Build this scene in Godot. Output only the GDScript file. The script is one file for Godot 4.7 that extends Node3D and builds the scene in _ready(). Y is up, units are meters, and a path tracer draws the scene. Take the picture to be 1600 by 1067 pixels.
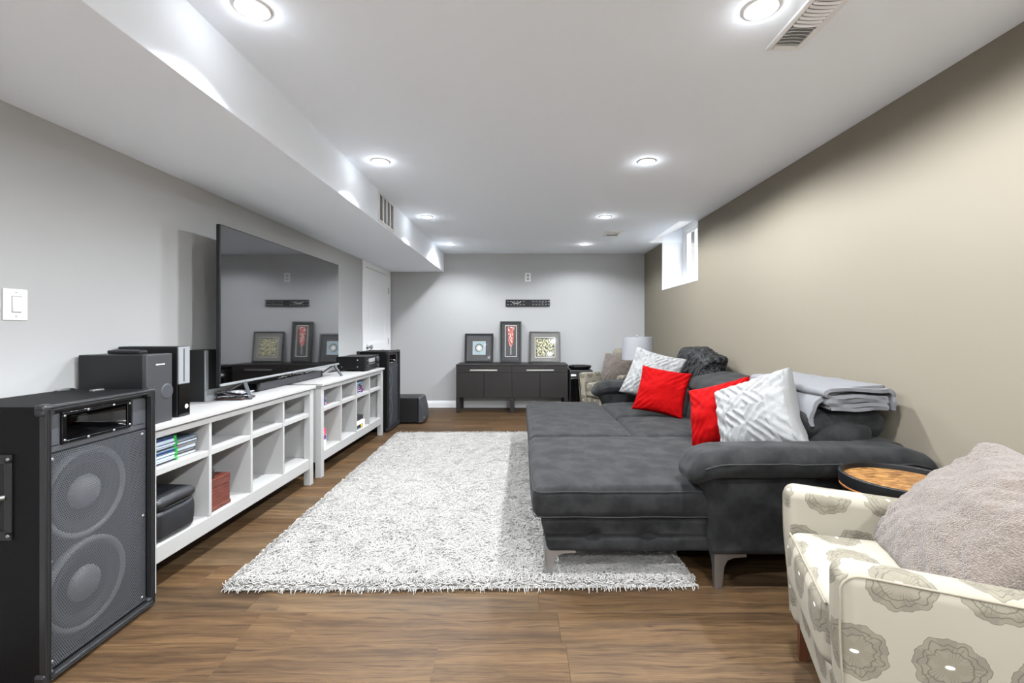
extends Node3D
# x to the right, y up, depth d runs away from the camera (z = -d); metres.

const WALL_L := -1.965
const WALL_R := 1.855
const CEIL := 2.307
const BACK := 6.835
const NEAR := -2.2

var mt := {}
var taken := {}
var noise := FastNoiseLite.new()
var rng := RandomNumberGenerator.new()


func _ready() -> void:
	rng.seed = 11
	noise.seed = 5
	noise.frequency = 1.0
	# camera: level, a shifted lens as in a corrected interior photograph
	var cam := Camera3D.new()
	cam.name = "camera"
	cam.projection = Camera3D.PROJECTION_FRUSTUM
	cam.near = 0.05
	cam.far = 60.0
	cam.size = 0.05 * 2.0 * 533.5 / 711.0
	cam.frustum_offset = Vector2((800.0 - 814.0) / 711.0, (515.0 - 533.5) / 711.0) * 0.05
	cam.position = Vector3(0, 1.17, 0)
	add_child(cam)
	cam.current = true
	# daylight outside, overcast
	var we := WorldEnvironment.new()
	we.name = "world"
	var env := Environment.new()
	env.background_mode = Environment.BG_SKY
	var sky := Sky.new()
	var sm := ProceduralSkyMaterial.new()
	sm.sky_top_color = Color(0.80, 0.86, 0.94)
	sm.sky_horizon_color = Color(0.93, 0.95, 0.97)
	sm.ground_bottom_color = Color(0.55, 0.54, 0.52)
	sm.ground_horizon_color = Color(0.8, 0.8, 0.8)
	sm.sky_energy_multiplier = 2.0
	sm.ground_energy_multiplier = 1.3
	sky.sky_material = sm
	env.sky = sky
	env.tonemap_mode = Environment.TONE_MAPPER_LINEAR
	env.tonemap_exposure = EXPOSURE
	env.sdfgi_enabled = true
	env.ssao_enabled = true
	env.ssil_enabled = true
	we.environment = env
	add_child(we)
	materials()
	# pot lights: two rows, each lamp brings its own light
	for row in 6:
		for side in 2:
			ceiling_light(row, side)
	room()
	planks()
	door_and_window()
	vents_and_plates()
	rug()
	sofa()
	shelves()
	armchairs()
	tables_and_lamp()
	sideboard_and_frames()
	speakers()
	television()
	on_the_shelves()
	pillows_and_throws()


const EXPOSURE := 2.8
const LAMP_POWER := 2.7


# ------------------------------------------------------------------ geometry
class Geo:
	var v := PackedVector3Array()
	var n := PackedVector3Array()
	var t := PackedVector2Array()
	var ix := PackedInt32Array()
	var x := Transform3D()

	func add(p: Vector3, nn := Vector3.UP, uv := Vector2.ZERO) -> int:
		v.append(x * p)
		n.append((x.basis * nn).normalized())
		t.append(uv)
		return v.size() - 1

	func tri(a: int, b: int, c: int) -> void:  # counter-clockwise from outside
		ix.append(a)
		ix.append(c)
		ix.append(b)

	func face(p: Array, uv: Array = []) -> void:
		var nn: Vector3 = (p[1] - p[0]).cross(p[2] - p[0]).normalized()
		var s := v.size()
		for i in p.size():
			add(p[i], nn, uv[i] if uv.size() else Vector2.ZERO)
		for i in range(1, p.size() - 1):
			tri(s, s + i, s + i + 1)

	func box(c: Vector3, s: Vector3) -> void:
		var h := s / 2.0
		for k in 3:
			for sg in [-1.0, 1.0]:
				var a := Vector3()
				a[k] = sg
				var b := Vector3()
				b[(k + 1) % 3] = 1.0
				var e := Vector3()
				e[(k + 2) % 3] = sg
				face([c + (a - b - e) * h, c + (a + b - e) * h, c + (a + b + e) * h, c + (a - b + e) * h], [Vector2(0, 1), Vector2(1, 1), Vector2(1, 0), Vector2(0, 0)])

	func span(x0: float, x1: float, y0: float, y1: float, d0: float, d1: float) -> void:
		box(Vector3((x0 + x1) / 2, (y0 + y1) / 2, -(d0 + d1) / 2), Vector3(absf(x1 - x0), absf(y1 - y0), absf(d1 - d0)))

	func cuts(h: float, r: float, seg: int, sub: int) -> Array:
		var o := []
		for i in seg:
			o.append(-h + r * (1.0 - tan(PI / 4 * (1.0 - float(i) / seg))))
		for i in sub + 1:
			o.append(lerpf(-h + r, h - r, float(i) / sub))
		for i in seg:
			o.append(h - r * (1.0 - tan(PI / 4 * (float(i + 1) / seg))))
		return o

	func rbox(c: Vector3, s: Vector3, r: float, seg := 1, deform = null, sub := Vector3i(1, 1, 1)) -> void:
		var h := s / 2.0
		r = minf(r, minf(h.x, minf(h.y, h.z)) * 0.999)
		var inn := h - Vector3.ONE * r
		var v0 := v.size()
		var i0 := ix.size()
		for k in 3:
			var kb := (k + 1) % 3
			var ke := (k + 2) % 3
			var cb := cuts(h[kb], r, seg, sub[kb])
			var ce := cuts(h[ke], r, seg, sub[ke])
			for sg in [-1.0, 1.0]:
				var s0 := v.size()
				for i in cb.size():
					for j in ce.size():
						var p := Vector3()
						p[k] = sg * h[k]
						p[kb] = cb[i]
						p[ke] = ce[j]
						var q := p.clamp(-inn, inn)
						var dir := (p - q).normalized()
						p = q + dir * r + c
						if deform != null:
							p = deform.call(p)
						add(p, dir)
				var m := ce.size()
				for i in cb.size() - 1:
					for j in m - 1:
						var a := s0 + i * m + j
						if sg > 0:
							tri(a, a + m, a + m + 1)
							tri(a, a + m + 1, a + 1)
						else:
							tri(a, a + m + 1, a + m)
							tri(a, a + 1, a + m + 1)
		if deform != null:
			smooth(v0, i0)

	func rspan(x0: float, x1: float, y0: float, y1: float, d0: float, d1: float, r := 0.004, seg := 1, deform = null, sub := Vector3i(1, 1, 1)) -> void:
		rbox(Vector3((x0 + x1) / 2, (y0 + y1) / 2, -(d0 + d1) / 2), Vector3(absf(x1 - x0), absf(y1 - y0), absf(d1 - d0)), r, seg, deform, sub)

	func smooth(v0: int, i0: int) -> void:
		var sum := {}
		var keys := []
		keys.resize(v.size() - v0)
		for i in range(v0, v.size()):
			keys[i - v0] = Vector3i((v[i] * 20000.0).round())
		for i in range(i0, ix.size(), 3):
			var a := ix[i]
			var b := ix[i + 2]
			var c := ix[i + 1]
			var fn := (v[b] - v[a]).cross(v[c] - v[a])
			for w in [a, b, c]:
				var key = keys[w - v0]
				sum[key] = sum.get(key, Vector3()) + fn
		for i in range(v0, v.size()):
			var s: Vector3 = sum.get(keys[i - v0], Vector3.UP)
			n[i] = s.normalized() if s.length() > 1e-14 else Vector3.UP

	# a sheet over u, v in 0..1; outward is du x dv
	func grid(nu: int, nv: int, f: Callable, weld := true) -> void:
		var v0 := v.size()
		var i0 := ix.size()
		for i in nu + 1:
			for j in nv + 1:
				add(f.call(float(i) / nu, float(j) / nv), Vector3.UP, Vector2(float(i) / nu, 1.0 - float(j) / nv))
		var m := nv + 1
		for i in nu:
			for j in nv:
				var a := v0 + i * m + j
				tri(a, a + m, a + m + 1)
				tri(a, a + m + 1, a + 1)
		if weld:
			smooth(v0, i0)

	func lathe(profile: Array, sides: int, c := Vector3.ZERO) -> void:  # profile of (radius, height), from the bottom up along the outside
		var v0 := v.size()
		var i0 := ix.size()
		var m := profile.size()
		for i in sides + 1:
			var a := TAU * (i % sides) / sides
			for p in profile:
				add(c + Vector3(p.x * cos(a), p.y, -p.x * sin(a)), Vector3.UP, Vector2(float(i) / sides, p.y))
		for i in sides:
			for j in m - 1:
				var a := v0 + i * m + j
				tri(a, a + m, a + m + 1)
				tri(a, a + m + 1, a + 1)
		smooth(v0, i0)

	func tube(path: Array, rad, sides := 8, closed := false) -> void:
		var v0 := v.size()
		var i0 := ix.size()
		var k := path.size()
		var side := Vector3()
		for i in k:
			var p0: Vector3 = path[(i - 1 + k) % k] if closed or i > 0 else path[0]
			var p1: Vector3 = path[(i + 1) % k] if closed or i < k - 1 else path[k - 1]
			var tg := (p1 - p0).normalized()
			if side == Vector3():
				side = tg.cross(Vector3.UP if absf(tg.y) < 0.9 else Vector3.RIGHT).normalized()
			side = (side - tg * side.dot(tg)).normalized()
			var up := side.cross(tg)
			var r: float = rad[i] if rad is Array else rad
			for j in sides:
				var a := TAU * j / sides
				add(path[i] + (side * cos(a) + up * sin(a)) * r, side * cos(a) + up * sin(a))
		for i in (k if closed else k - 1):
			var b := ((i + 1) % k) * sides
			for j in sides:
				var j1 := (j + 1) % sides
				tri(v0 + i * sides + j, v0 + b + j, v0 + b + j1)
				tri(v0 + i * sides + j, v0 + b + j1, v0 + i * sides + j1)
		if not closed:
			for e in [0, k - 1]:
				var c0 := add(path[e])
				for j in sides:
					var a: int = v0 + e * sides + j
					var b: int = v0 + e * sides + (j + 1) % sides
					if e == 0:
						tri(c0, a, b)
					else:
						tri(c0, b, a)
		smooth(v0, i0)

	# polygon in x, y (counter-clockwise), from z0 to z1, edges broken by bevel
	func prism(poly: Array, z0: float, z1: float, bevel := 0.0, rounded := false) -> void:
		var k := poly.size()
		var ins := []
		for i in k:
			var e0: Vector2 = (poly[i] - poly[(i - 1 + k) % k]).normalized()
			var e1: Vector2 = (poly[(i + 1) % k] - poly[i]).normalized()
			var m := (e0.orthogonal() + e1.orthogonal())  # orthogonal() turns to the outside for this order in y-up axes
			m = -m.normalized() if m.length() > 1e-6 else -e0.orthogonal()
			var cs := maxf(0.4, -m.dot(e0.orthogonal()))
			ins.append(poly[i] + m * bevel / cs)
		# make sure that the inset lies inside
		if bevel > 0.0:
			var a0 := area(poly)
			if absf(area(ins)) > absf(a0):
				for i in k:
					ins[i] = poly[i] * 2.0 - ins[i]
		var tris := Geometry2D.triangulate_polygon(PackedVector2Array(ins))
		var s := v.size()
		for q in ins:
			add(Vector3(q.x, q.y, z1), Vector3.BACK, q)
		for q in ins:
			add(Vector3(q.x, q.y, z0), Vector3.FORWARD, q)
		for i in range(0, tris.size(), 3):
			var a := tris[i]
			var b := tris[i + 1]
			var c := tris[i + 2]
			if (ins[b] - ins[a]).cross(ins[c] - ins[a]) < 0.0:
				var w := b
				b = c
				c = w
			tri(s + a, s + b, s + c)
			tri(s + k + a, s + k + c, s + k + b)
		var v0 := v.size()
		var i0 := ix.size()
		var rings := [[poly, z0 + bevel], [poly, z1 - bevel]]
		if bevel > 0.0:
			rings = [[ins, z0], [poly, z0 + bevel], [poly, z1 - bevel], [ins, z1]]
		for ri in rings.size() - 1:
			for i in k:
				var j := (i + 1) % k
				var pa: Vector2 = rings[ri][0][i]
				var pb: Vector2 = rings[ri][0][j]
				var pc: Vector2 = rings[ri + 1][0][j]
				var pd: Vector2 = rings[ri + 1][0][i]
				face([Vector3(pa.x, pa.y, rings[ri][1]), Vector3(pb.x, pb.y, rings[ri][1]), Vector3(pc.x, pc.y, rings[ri + 1][1]), Vector3(pd.x, pd.y, rings[ri + 1][1])])
		if rounded:
			smooth(v0, i0)

	func area(poly: Array) -> float:
		var a := 0.0
		for i in poly.size():
			a += poly[i].cross(poly[(i + 1) % poly.size()])
		return a / 2.0

	func mesh() -> ArrayMesh:
		var m := ArrayMesh.new()
		var a := []
		a.resize(Mesh.ARRAY_MAX)
		a[Mesh.ARRAY_VERTEX] = v
		a[Mesh.ARRAY_NORMAL] = n
		a[Mesh.ARRAY_TEX_UV] = t
		a[Mesh.ARRAY_INDEX] = ix
		m.add_surface_from_arrays(Mesh.PRIMITIVE_TRIANGLES, a)
		return m


# ------------------------------------------------------------------ objects
func numbered(called: String) -> String:
	var k: int = taken.get(called, 0)
	taken[called] = k + 1
	return called if k == 0 else "%s_%03d" % [called, k]


func P(px: float, py: float, d: float) -> Vector3:
	return Vector3(px, py, -d)


func thing(called: String, label: String, category: String, at := Vector3.ZERO, turn := 0.0, group := "") -> Node3D:
	var o := Node3D.new()
	o.name = numbered(called)
	add_child(o)
	o.position = at
	o.rotation.y = turn
	tag(o, label, category, group)
	return o


func tag(o: Node, label: String, category: String, group := "") -> void:
	o.set_meta("label", label)
	o.set_meta("category", category)
	if group:
		o.set_meta("group", group)


func world_geo(t: Node3D) -> Geo:  # a shape given in the room's axes, for a part of t
	var g := Geo.new()
	g.x = t.transform.affine_inverse()
	return g


func part(parent: Node, called: String, g: Geo, m: Material, label := "") -> MeshInstance3D:
	return part_mesh(parent, called, g.mesh(), m, label)


func part_mesh(parent: Node, called: String, mesh: Mesh, m: Material, label := "") -> MeshInstance3D:
	var o := MeshInstance3D.new()
	o.name = numbered(called) if parent == self else called
	o.mesh = mesh
	o.material_override = m
	o.cast_shadow = GeometryInstance3D.SHADOW_CASTING_SETTING_ON
	parent.add_child(o, true)
	if label:
		o.set_meta("label", label)
	return o


func struct(called: String, g: Geo, m: Material, label := "") -> MeshInstance3D:
	var o := part(self, called, g, m, label)
	o.set_meta("kind", "structure")
	return o


func copy_of(o: Node3D, at: Vector3, turn: float, label: String) -> Node3D:
	var base := String(o.name).rstrip("0123456789").trim_suffix("_")
	var c: Node3D = o.duplicate()
	c.name = numbered(base)
	add_child(c)
	c.position = at
	c.rotation.y = turn
	c.set_meta("label", label)
	return c


func facing(front: Vector3, roll: float) -> Basis:  # local +z to the front, turned about it by roll degrees
	var z := front.normalized()
	var xx := Vector3.UP.cross(z).normalized()
	var yy := z.cross(xx)
	return Basis(xx, yy, z) * Basis(Vector3.BACK, deg_to_rad(roll))


# ------------------------------------------------------------------ materials
func mat(called: String, c: Color, rough := 0.6, metal := 0.0) -> StandardMaterial3D:
	var m := StandardMaterial3D.new()
	m.resource_name = called
	m.albedo_color = c
	m.roughness = rough
	m.metallic = metal
	mt[called] = m
	return m


func tex(w: int, h: int, f: Callable) -> ImageTexture:
	var b := PackedByteArray()
	b.resize(w * h * 3)
	var k := 0
	for j in h:
		for i in w:
			var c: Color = f.call(i, j)
			b[k] = int(clampf(c.r, 0, 1) * 255.0)
			b[k + 1] = int(clampf(c.g, 0, 1) * 255.0)
			b[k + 2] = int(clampf(c.b, 0, 1) * 255.0)
			k += 3
	return ImageTexture.create_from_image(Image.create_from_data(w, h, false, Image.FORMAT_RGB8, b))


func seamless(size: int, freq: float, oct: int, sd: int, kind := FastNoiseLite.TYPE_SIMPLEX_SMOOTH) -> Image:
	var f := FastNoiseLite.new()
	f.seed = sd
	f.noise_type = kind
	f.frequency = freq
	f.fractal_octaves = oct
	return f.get_seamless_image(size, size)


func ramped(im: Image, a: Color, b: Color) -> ImageTexture:
	var data := im.get_data()
	var w := im.get_width()
	return tex(w, im.get_height(), func(i: int, j: int): return a.lerp(b, data[j * w + i] / 255.0))


func triplanar(m: StandardMaterial3D, s: float) -> void:
	m.uv1_triplanar = true
	m.uv1_scale = Vector3.ONE * s
	m.uv1_triplanar_sharpness = 4.0


func relief(m: StandardMaterial3D, im: Image, cm: float) -> void:
	m.heightmap_enabled = true
	m.heightmap_texture = ImageTexture.create_from_image(im)
	m.heightmap_scale = cm


func materials() -> void:
	var fine := seamless(512, 0.05, 3, 3)
	var coarse := seamless(512, 0.012, 4, 4)
	mat("wall grey", Color(0.69, 0.69, 0.685), 0.75)
	mat("wall beige", Color(0.475, 0.445, 0.388), 0.75)
	mat("ceiling white", Color(0.955, 0.975, 1.0), 0.85)
	mat("trim white", Color(0.92, 0.92, 0.92), 0.45)
	mat("white plastic", Color(0.92, 0.92, 0.91), 0.35)
	mat("slot dark", Color(0.16, 0.16, 0.16), 0.8)
	mat("vent slot", Color(0.55, 0.55, 0.55), 0.8)
	mat("grille backing", Color(0.66, 0.66, 0.67), 0.8)
	mat("furniture white", Color(0.64, 0.635, 0.628), 0.5)
	mat("shelf back", Color(0.65, 0.65, 0.65), 0.6)
	mat("chrome", Color(0.78, 0.77, 0.75), 0.28, 1.0)
	mat("steel", Color(0.66, 0.66, 0.66), 0.4, 1.0)
	mat("black plastic", Color(0.06, 0.06, 0.065), 0.42)
	mat("black gloss", Color(0.03, 0.03, 0.035), 0.12)
	mat("black metal", Color(0.06, 0.06, 0.065), 0.45, 0.3)
	mat("dark grey plastic", Color(0.24, 0.245, 0.26), 0.45)
	mat("grey metal face", Color(0.27, 0.27, 0.28), 0.4, 0.35)
	mat("silver plastic", Color(0.60, 0.61, 0.62), 0.4, 0.3)
	mat("rubber", Color(0.05, 0.05, 0.05), 0.8)
	var lens := mat("lamp lens", Color(0.95, 0.95, 0.95), 0.4)
	lens.emission_enabled = true
	lens.emission = Color(1, 0.985, 0.96)
	lens.emission_energy_multiplier = 1.3
	# vinyl-covered speaker cabinets
	var tolex := mat("speaker vinyl", Color(0.03, 0.03, 0.033), 0.6)
	tolex.metallic_specular = 0.3
	triplanar(tolex, 6.0)
	relief(tolex, fine, 0.06)
	mat("speaker baffle", Color(0.25, 0.255, 0.27), 0.55)
	mat("speaker trim", Color(0.19, 0.19, 0.195), 0.35, 0.5)
	mat("speaker cone", Color(0.17, 0.17, 0.175), 0.6)
	mat("speaker ring", Color(0.46, 0.46, 0.46), 0.4)
	var gr := mat("speaker grille", Color(0.36, 0.37, 0.39), 0.5, 0.4)
	var gb := PackedByteArray()
	gb.resize(64 * 64 * 4)
	for j in 64:
		for i in 64:
			var px := fmod(i + (16.0 if j >= 32 else 0.0), 32.0) - 15.5
			var py := fmod(j, 32.0) - 15.5
			gb[(j * 64 + i) * 4] = 255
			gb[(j * 64 + i) * 4 + 1] = 255
			gb[(j * 64 + i) * 4 + 2] = 255
			gb[(j * 64 + i) * 4 + 3] = 0 if px * px + py * py < 11.5 * 11.5 else 255
	gr.albedo_texture = ImageTexture.create_from_image(Image.create_from_data(64, 64, false, Image.FORMAT_RGBA8, gb))
	gr.transparency = BaseMaterial3D.TRANSPARENCY_ALPHA_SCISSOR
	gr.alpha_scissor_threshold = 0.5
	# floor planks
	var wn := FastNoiseLite.new()
	wn.seed = 21
	wn.frequency = 1.0
	var wood := tex(1536, 768, func(i: int, j: int):
		var u := i / 1536.0
		var w := j / 768.0
		# grain drawn out along the plank
		var q := Vector2(u * 2.2, w * 8.0)
		var warp := wn.get_noise_2d(q.x * 1.3, q.y * 0.5) * 0.5
		var a := wn.get_noise_2d(q.x * 0.7, q.y * 1.6 + warp)
		var b := wn.get_noise_2d(q.x * 0.8 + 40.0, q.y * 19.0 + warp * 2.0)
		var c := wn.get_noise_2d(q.x * 3.2 + 9.0, q.y * 46.0)
		var cath := sin((q.y * 2.2 + warp * 3.0 + wn.get_noise_2d(q.x * 0.8 + 5.0, q.y * 0.5) * 3.0) * 7.0)
		var g := 0.55 + a * 0.52 + b * 0.24 + c * 0.42 + cath * 0.05
		var dark := clampf((wn.get_noise_2d(q.x * 1.7 + 70.0, q.y * 6.0 + warp * 2.0) - 0.25) * 3.2, 0, 1)
		var knot := clampf((wn.get_noise_2d(q.x * 4.0 + 20.0, q.y * 3.4 + 60.0) - 0.62) * 6.0, 0, 1)
		var col := Color(0.215, 0.16, 0.11).lerp(Color(0.415, 0.33, 0.232), clampf(g, 0, 1))
		col = col.lerp(Color(0.145, 0.105, 0.075), maxf(dark * 0.52, knot * 0.95))
		return col)
	for k in 6:
		var m := mat("plank %d" % k, [Color(1, 1, 1), Color(0.92, 0.90, 0.87), Color(1, 0.96, 0.91), Color(0.84, 0.83, 0.82), Color(0.96, 0.97, 0.98), Color(0.90, 0.87, 0.83)][k], 0.5)
		m.metallic_specular = 0.32
		m.albedo_texture = wood
	mat("floor joint", Color(0.16, 0.12, 0.10), 0.8)
	# sofa suede
	var sd := mat("suede", Color.WHITE, 0.85)
	var ca := coarse.get_data()
	var fa := fine.get_data()
	sd.albedo_texture = tex(512, 512, func(i: int, j: int):
		var k: float = ca[j * 512 + i] / 255.0
		var f: float = fa[j * 512 + i] / 255.0
		var g := 0.105 + smoothstep(0.2, 0.85, k) * 0.055 + (f - 0.5) * 0.03
		return Color(g, g, g * 1.005))
	triplanar(sd, 1.1)
	sd.rim_enabled = true
	sd.metallic_specular = 0.27
	sd.rim = 0.09
	sd.rim_tint = 0.6
	mat("suede seam", Color(0.15, 0.15, 0.15), 0.9)
	# red velvet-cotton, knit, blankets
	var red := mat("red cotton", Color(0.52, 0.0, 0.005), 0.85)
	red.metallic_specular = 0.2
	red.rim_enabled = true
	red.rim = 0.1
	red.rim_tint = 0.8
	triplanar(red, 12.0)
	relief(red, fine, 0.03)
	var knit := mat("white knit", Color(0.50, 0.50, 0.495), 0.9)
	triplanar(knit, 9.0)
	relief(knit, fine, 0.12)
	var gb2 := mat("grey fleece", Color(0.41, 0.41, 0.42), 0.95)
	triplanar(gb2, 8.0)
	relief(gb2, fine, 0.25)
	gb2.rim_enabled = true
	gb2.rim = 0.5
	var bp := mat("black plush", Color(0.014, 0.014, 0.015), 0.45)
	bp.metallic_specular = 0.3
	bp.rim_enabled = true
	bp.rim = 0.12
	bp.rim_tint = 0.0
	triplanar(bp, 3.0)
	relief(bp, coarse, 1.2)
	var fur := mat("taupe fur", Color.WHITE, 0.95)
	fur.albedo_texture = ramped(fine, Color(0.34, 0.30, 0.27), Color(0.44, 0.40, 0.365))
	triplanar(fur, 4.0)
	relief(fur, seamless(512, 0.10, 4, 8), 0.45)
	fur.rim_enabled = true
	fur.rim = 0.4
	mat("rug backing", Color(0.9, 0.9, 0.89), 0.95)
	var pile := mat("rug pile", Color(0.725, 0.713, 0.697), 0.95)
	pile.vertex_color_use_as_albedo = true
	pile.backlight_enabled = true
	pile.backlight = Color(0.6, 0.6, 0.6)
	# armchair print
	var fl := mat("floral upholstery", Color.WHITE, 0.85)
	fl.albedo_texture = floral()
	triplanar(fl, 1.0 / 0.345)
	fl.uv1_triplanar_sharpness = 12.0
	mat("upholstery piping", Color(0.50, 0.47, 0.41), 0.85)
	mat("walnut leg", Color(0.30, 0.165, 0.095), 0.45)
	# brown-black sideboard
	var bw := mat("brown black wood", Color.WHITE, 0.42)
	bw.albedo_texture = tex(256, 256, func(i: int, j: int):
		var g := wn.get_noise_2d(i * 0.012, j * 0.16) * 0.5 + wn.get_noise_2d(i * 0.05 + 30.0, j * 0.7) * 0.25
		return Color(0.105 + g * 0.05, 0.088 + g * 0.045, 0.08 + g * 0.04))
	triplanar(bw, 2.0)
	# copper brown table top
	var tw := mat("burnished wood", Color.WHITE, 0.3)
	tw.albedo_texture = tex(256, 256, func(i: int, j: int):
		var g := 0.5 + wn.get_noise_2d(i * 0.02, j * 0.05) * 0.6 + wn.get_noise_2d(i * 0.09 + 30.0, j * 0.12) * 0.3
		return Color(0.33, 0.21, 0.11).lerp(Color(0.72, 0.54, 0.32), clampf(g, 0, 1)))
	triplanar(tw, 2.6)
	mat("copper band", Color(0.72, 0.47, 0.28), 0.4, 0.6)
	var box_wood := mat("mahogany box", Color.WHITE, 0.35)
	box_wood.albedo_texture = tex(256, 256, func(i: int, j: int):
		var g := 0.5 + wn.get_noise_2d(i * 0.015, j * 0.09) * 0.6 + wn.get_noise_2d(i * 0.05 + 30.0, j * 0.5) * 0.2
		return Color(0.26, 0.11, 0.085).lerp(Color(0.46, 0.235, 0.18), clampf(g, 0, 1)))
	triplanar(box_wood, 3.0)
	var lea := mat("black leather", Color(0.10, 0.105, 0.12), 0.42)
	triplanar(lea, 9.0)
	relief(lea, fine, 0.05)
	var shade := mat("lamp shade linen", Color(0.56, 0.56, 0.57), 0.85)
	shade.backlight_enabled = true
	shade.backlight = Color(0.4, 0.4, 0.4)
	mat("lamp ceramic", Color(0.80, 0.82, 0.88), 0.15)
	mat("lamp blue glaze", Color(0.16, 0.18, 0.48), 0.15)
	var glass := mat("window glass", Color(1, 1, 1, 0.05), 0.02)
	glass.transparency = BaseMaterial3D.TRANSPARENCY_ALPHA
	var pic := mat("picture glass", Color(1, 1, 1, 0.04), 0.03)
	pic.transparency = BaseMaterial3D.TRANSPARENCY_ALPHA
	var scr := mat("tv screen", Color(0.56, 0.56, 0.57), 0.04, 1.0)
	scr.metallic_specular = 0.7
	scr.clearcoat_enabled = true
	scr.clearcoat = 1.0
	scr.clearcoat_roughness = 0.02
	mat("frame black", Color(0.075, 0.075, 0.08), 0.3)
	mat("mat charcoal", Color(0.20, 0.20, 0.205), 0.8)
	mat("mat grey", Color(0.44, 0.43, 0.41), 0.8)
	mat("mat black", Color(0.09, 0.10, 0.11), 0.8)
	mat("fillet silver", Color(0.80, 0.79, 0.75), 0.35, 0.2)
	mat("book paper", Color(0.86, 0.85, 0.82), 0.8)
	for c in [["case teal", Color(0.42, 0.60, 0.72)], ["case pale", Color(0.72, 0.76, 0.80)], ["case dark", Color(0.13, 0.13, 0.15)], ["case slate", Color(0.30, 0.37, 0.45)], ["case green", Color(0.08, 0.62, 0.16)], ["case grey", Color(0.48, 0.48, 0.49)], ["case purple", Color(0.25, 0.12, 0.36)], ["case plum", Color(0.42, 0.17, 0.38)], ["case navy", Color(0.12, 0.14, 0.33)], ["box blue", Color(0.07, 0.20, 0.62)], ["box pink", Color(0.86, 0.24, 0.38)], ["box yellow", Color(0.86, 0.75, 0.14)], ["skin tan", Color(0.72, 0.50, 0.42)]]:
		mat(c[0], c[1], 0.35)
	# flat prints
	var pr := mat("print medal", Color.WHITE, 0.6)
	pr.albedo_texture = tex(96, 96, func(i: int, j: int):
		var p := Vector2(i - 47.5, j - 47.5) / 47.5
		var r := p.length()
		var a := atan2(p.y, p.x)
		var g := noise.get_noise_2d(i * 0.09, j * 0.09)
		var c := Color(0.58, 0.68, 0.72) + Color(1, 1, 1) * g * 0.18
		if r < 0.72:
			c = Color(0.70, 0.70, 0.66) + Color(1, 1, 1) * g * 0.2
		if r > 0.55 and r < 0.70 and sin(a * 1.0 + 0.6) < 0.75 + g:
			c = Color(0.12, 0.13, 0.12)
		if r < 0.30:
			c = Color(0.93, 0.93, 0.9)
		return c)
	pr = mat("print paddle", Color.WHITE, 0.6)
	pr.albedo_texture = tex(120, 300, func(i: int, j: int):
		var u := (i - 59.5) / 60.0
		var w := j / 300.0
		var half := lerpf(0.74, 0.50, w / 0.55) if w < 0.55 else (lerpf(0.50, 0.13, smoothstep(0.55, 0.72, w)) if w < 0.72 else 0.13)
		if w < 0.03 or w > 0.94 or absf(u) > half:
			return Color(0.10, 0.12, 0.14)
		if w > 0.70:
			return Color(0.55, 0.52, 0.50)
		var a := noise.get_noise_2d(i * 0.045, j * 0.03 + 3.0)
		var b := noise.get_noise_2d(i * 0.06 + 50.0, j * 0.05)
		if absf(u) > half - 0.09:
			return Color(0.45, 0.04, 0.06)
		if a > 0.20:
			return Color(0.88, 0.86, 0.83)
		if b > 0.25:
			return Color(0.09, 0.09, 0.12)
		if b < -0.32:
			return Color(0.82, 0.62, 0.40)
		return Color(0.78, 0.16, 0.13).lerp(Color(0.84, 0.55, 0.5), clampf(0.5 + a * 2.0, 0, 1)))
	pr = mat("print ink", Color.WHITE, 0.6)
	pr.albedo_texture = tex(160, 150, func(i: int, j: int):
		var a := noise.get_noise_2d(i * 0.05, j * 0.05 + 80.0)
		var b := noise.get_noise_2d(i * 0.11 + 20.0, j * 0.11 + 80.0)
		var e := i < 8 or j < 8 or i > 151 or j > 141
		return Color(0.17, 0.16, 0.13) if e or (a + b * 0.7 < -0.02) else Color(0.82, 0.80, 0.62))
	pr = mat("print toy box", Color.WHITE, 0.4)
	pr.albedo_texture = tex(96, 96, func(i: int, j: int):
		var w := j / 96.0
		var u := i / 96.0
		var c := Color(0.93, 0.90, 0.91)
		if w < 0.30:
			c = Color(0.86, 0.20, 0.36)
		if Vector2(u - 0.5, w - 0.62).length() < 0.13:
			c = Color(0.10, 0.55, 0.34)
		if Vector2(u - 0.82, w - 0.45).length() < 0.16:
			c = Color(0.30, 0.12, 0.42)
		if Vector2((u - 0.2) * 0.7, w - 0.86).length() < 0.11:
			c = Color(0.84, 0.10, 0.50)
		if w > 0.10 and w < 0.22 and u > 0.12 and u < 0.75 and fmod(u * 12.0, 1.0) < 0.6:
			c = Color(0.96, 0.88, 0.9)
		return c)
	pr = mat("print magazine", Color.WHITE, 0.4)
	pr.albedo_texture = tex(128, 96, func(i: int, j: int):
		var a := noise.get_noise_2d(i * 0.06, j * 0.09 + 40.0)
		var b := noise.get_noise_2d(i * 0.2 + 20.0, j * 0.2)
		var g := 0.80 if a > -0.05 else 0.25
		g += b * 0.3
		return Color(g, g, g * 1.02))


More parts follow.
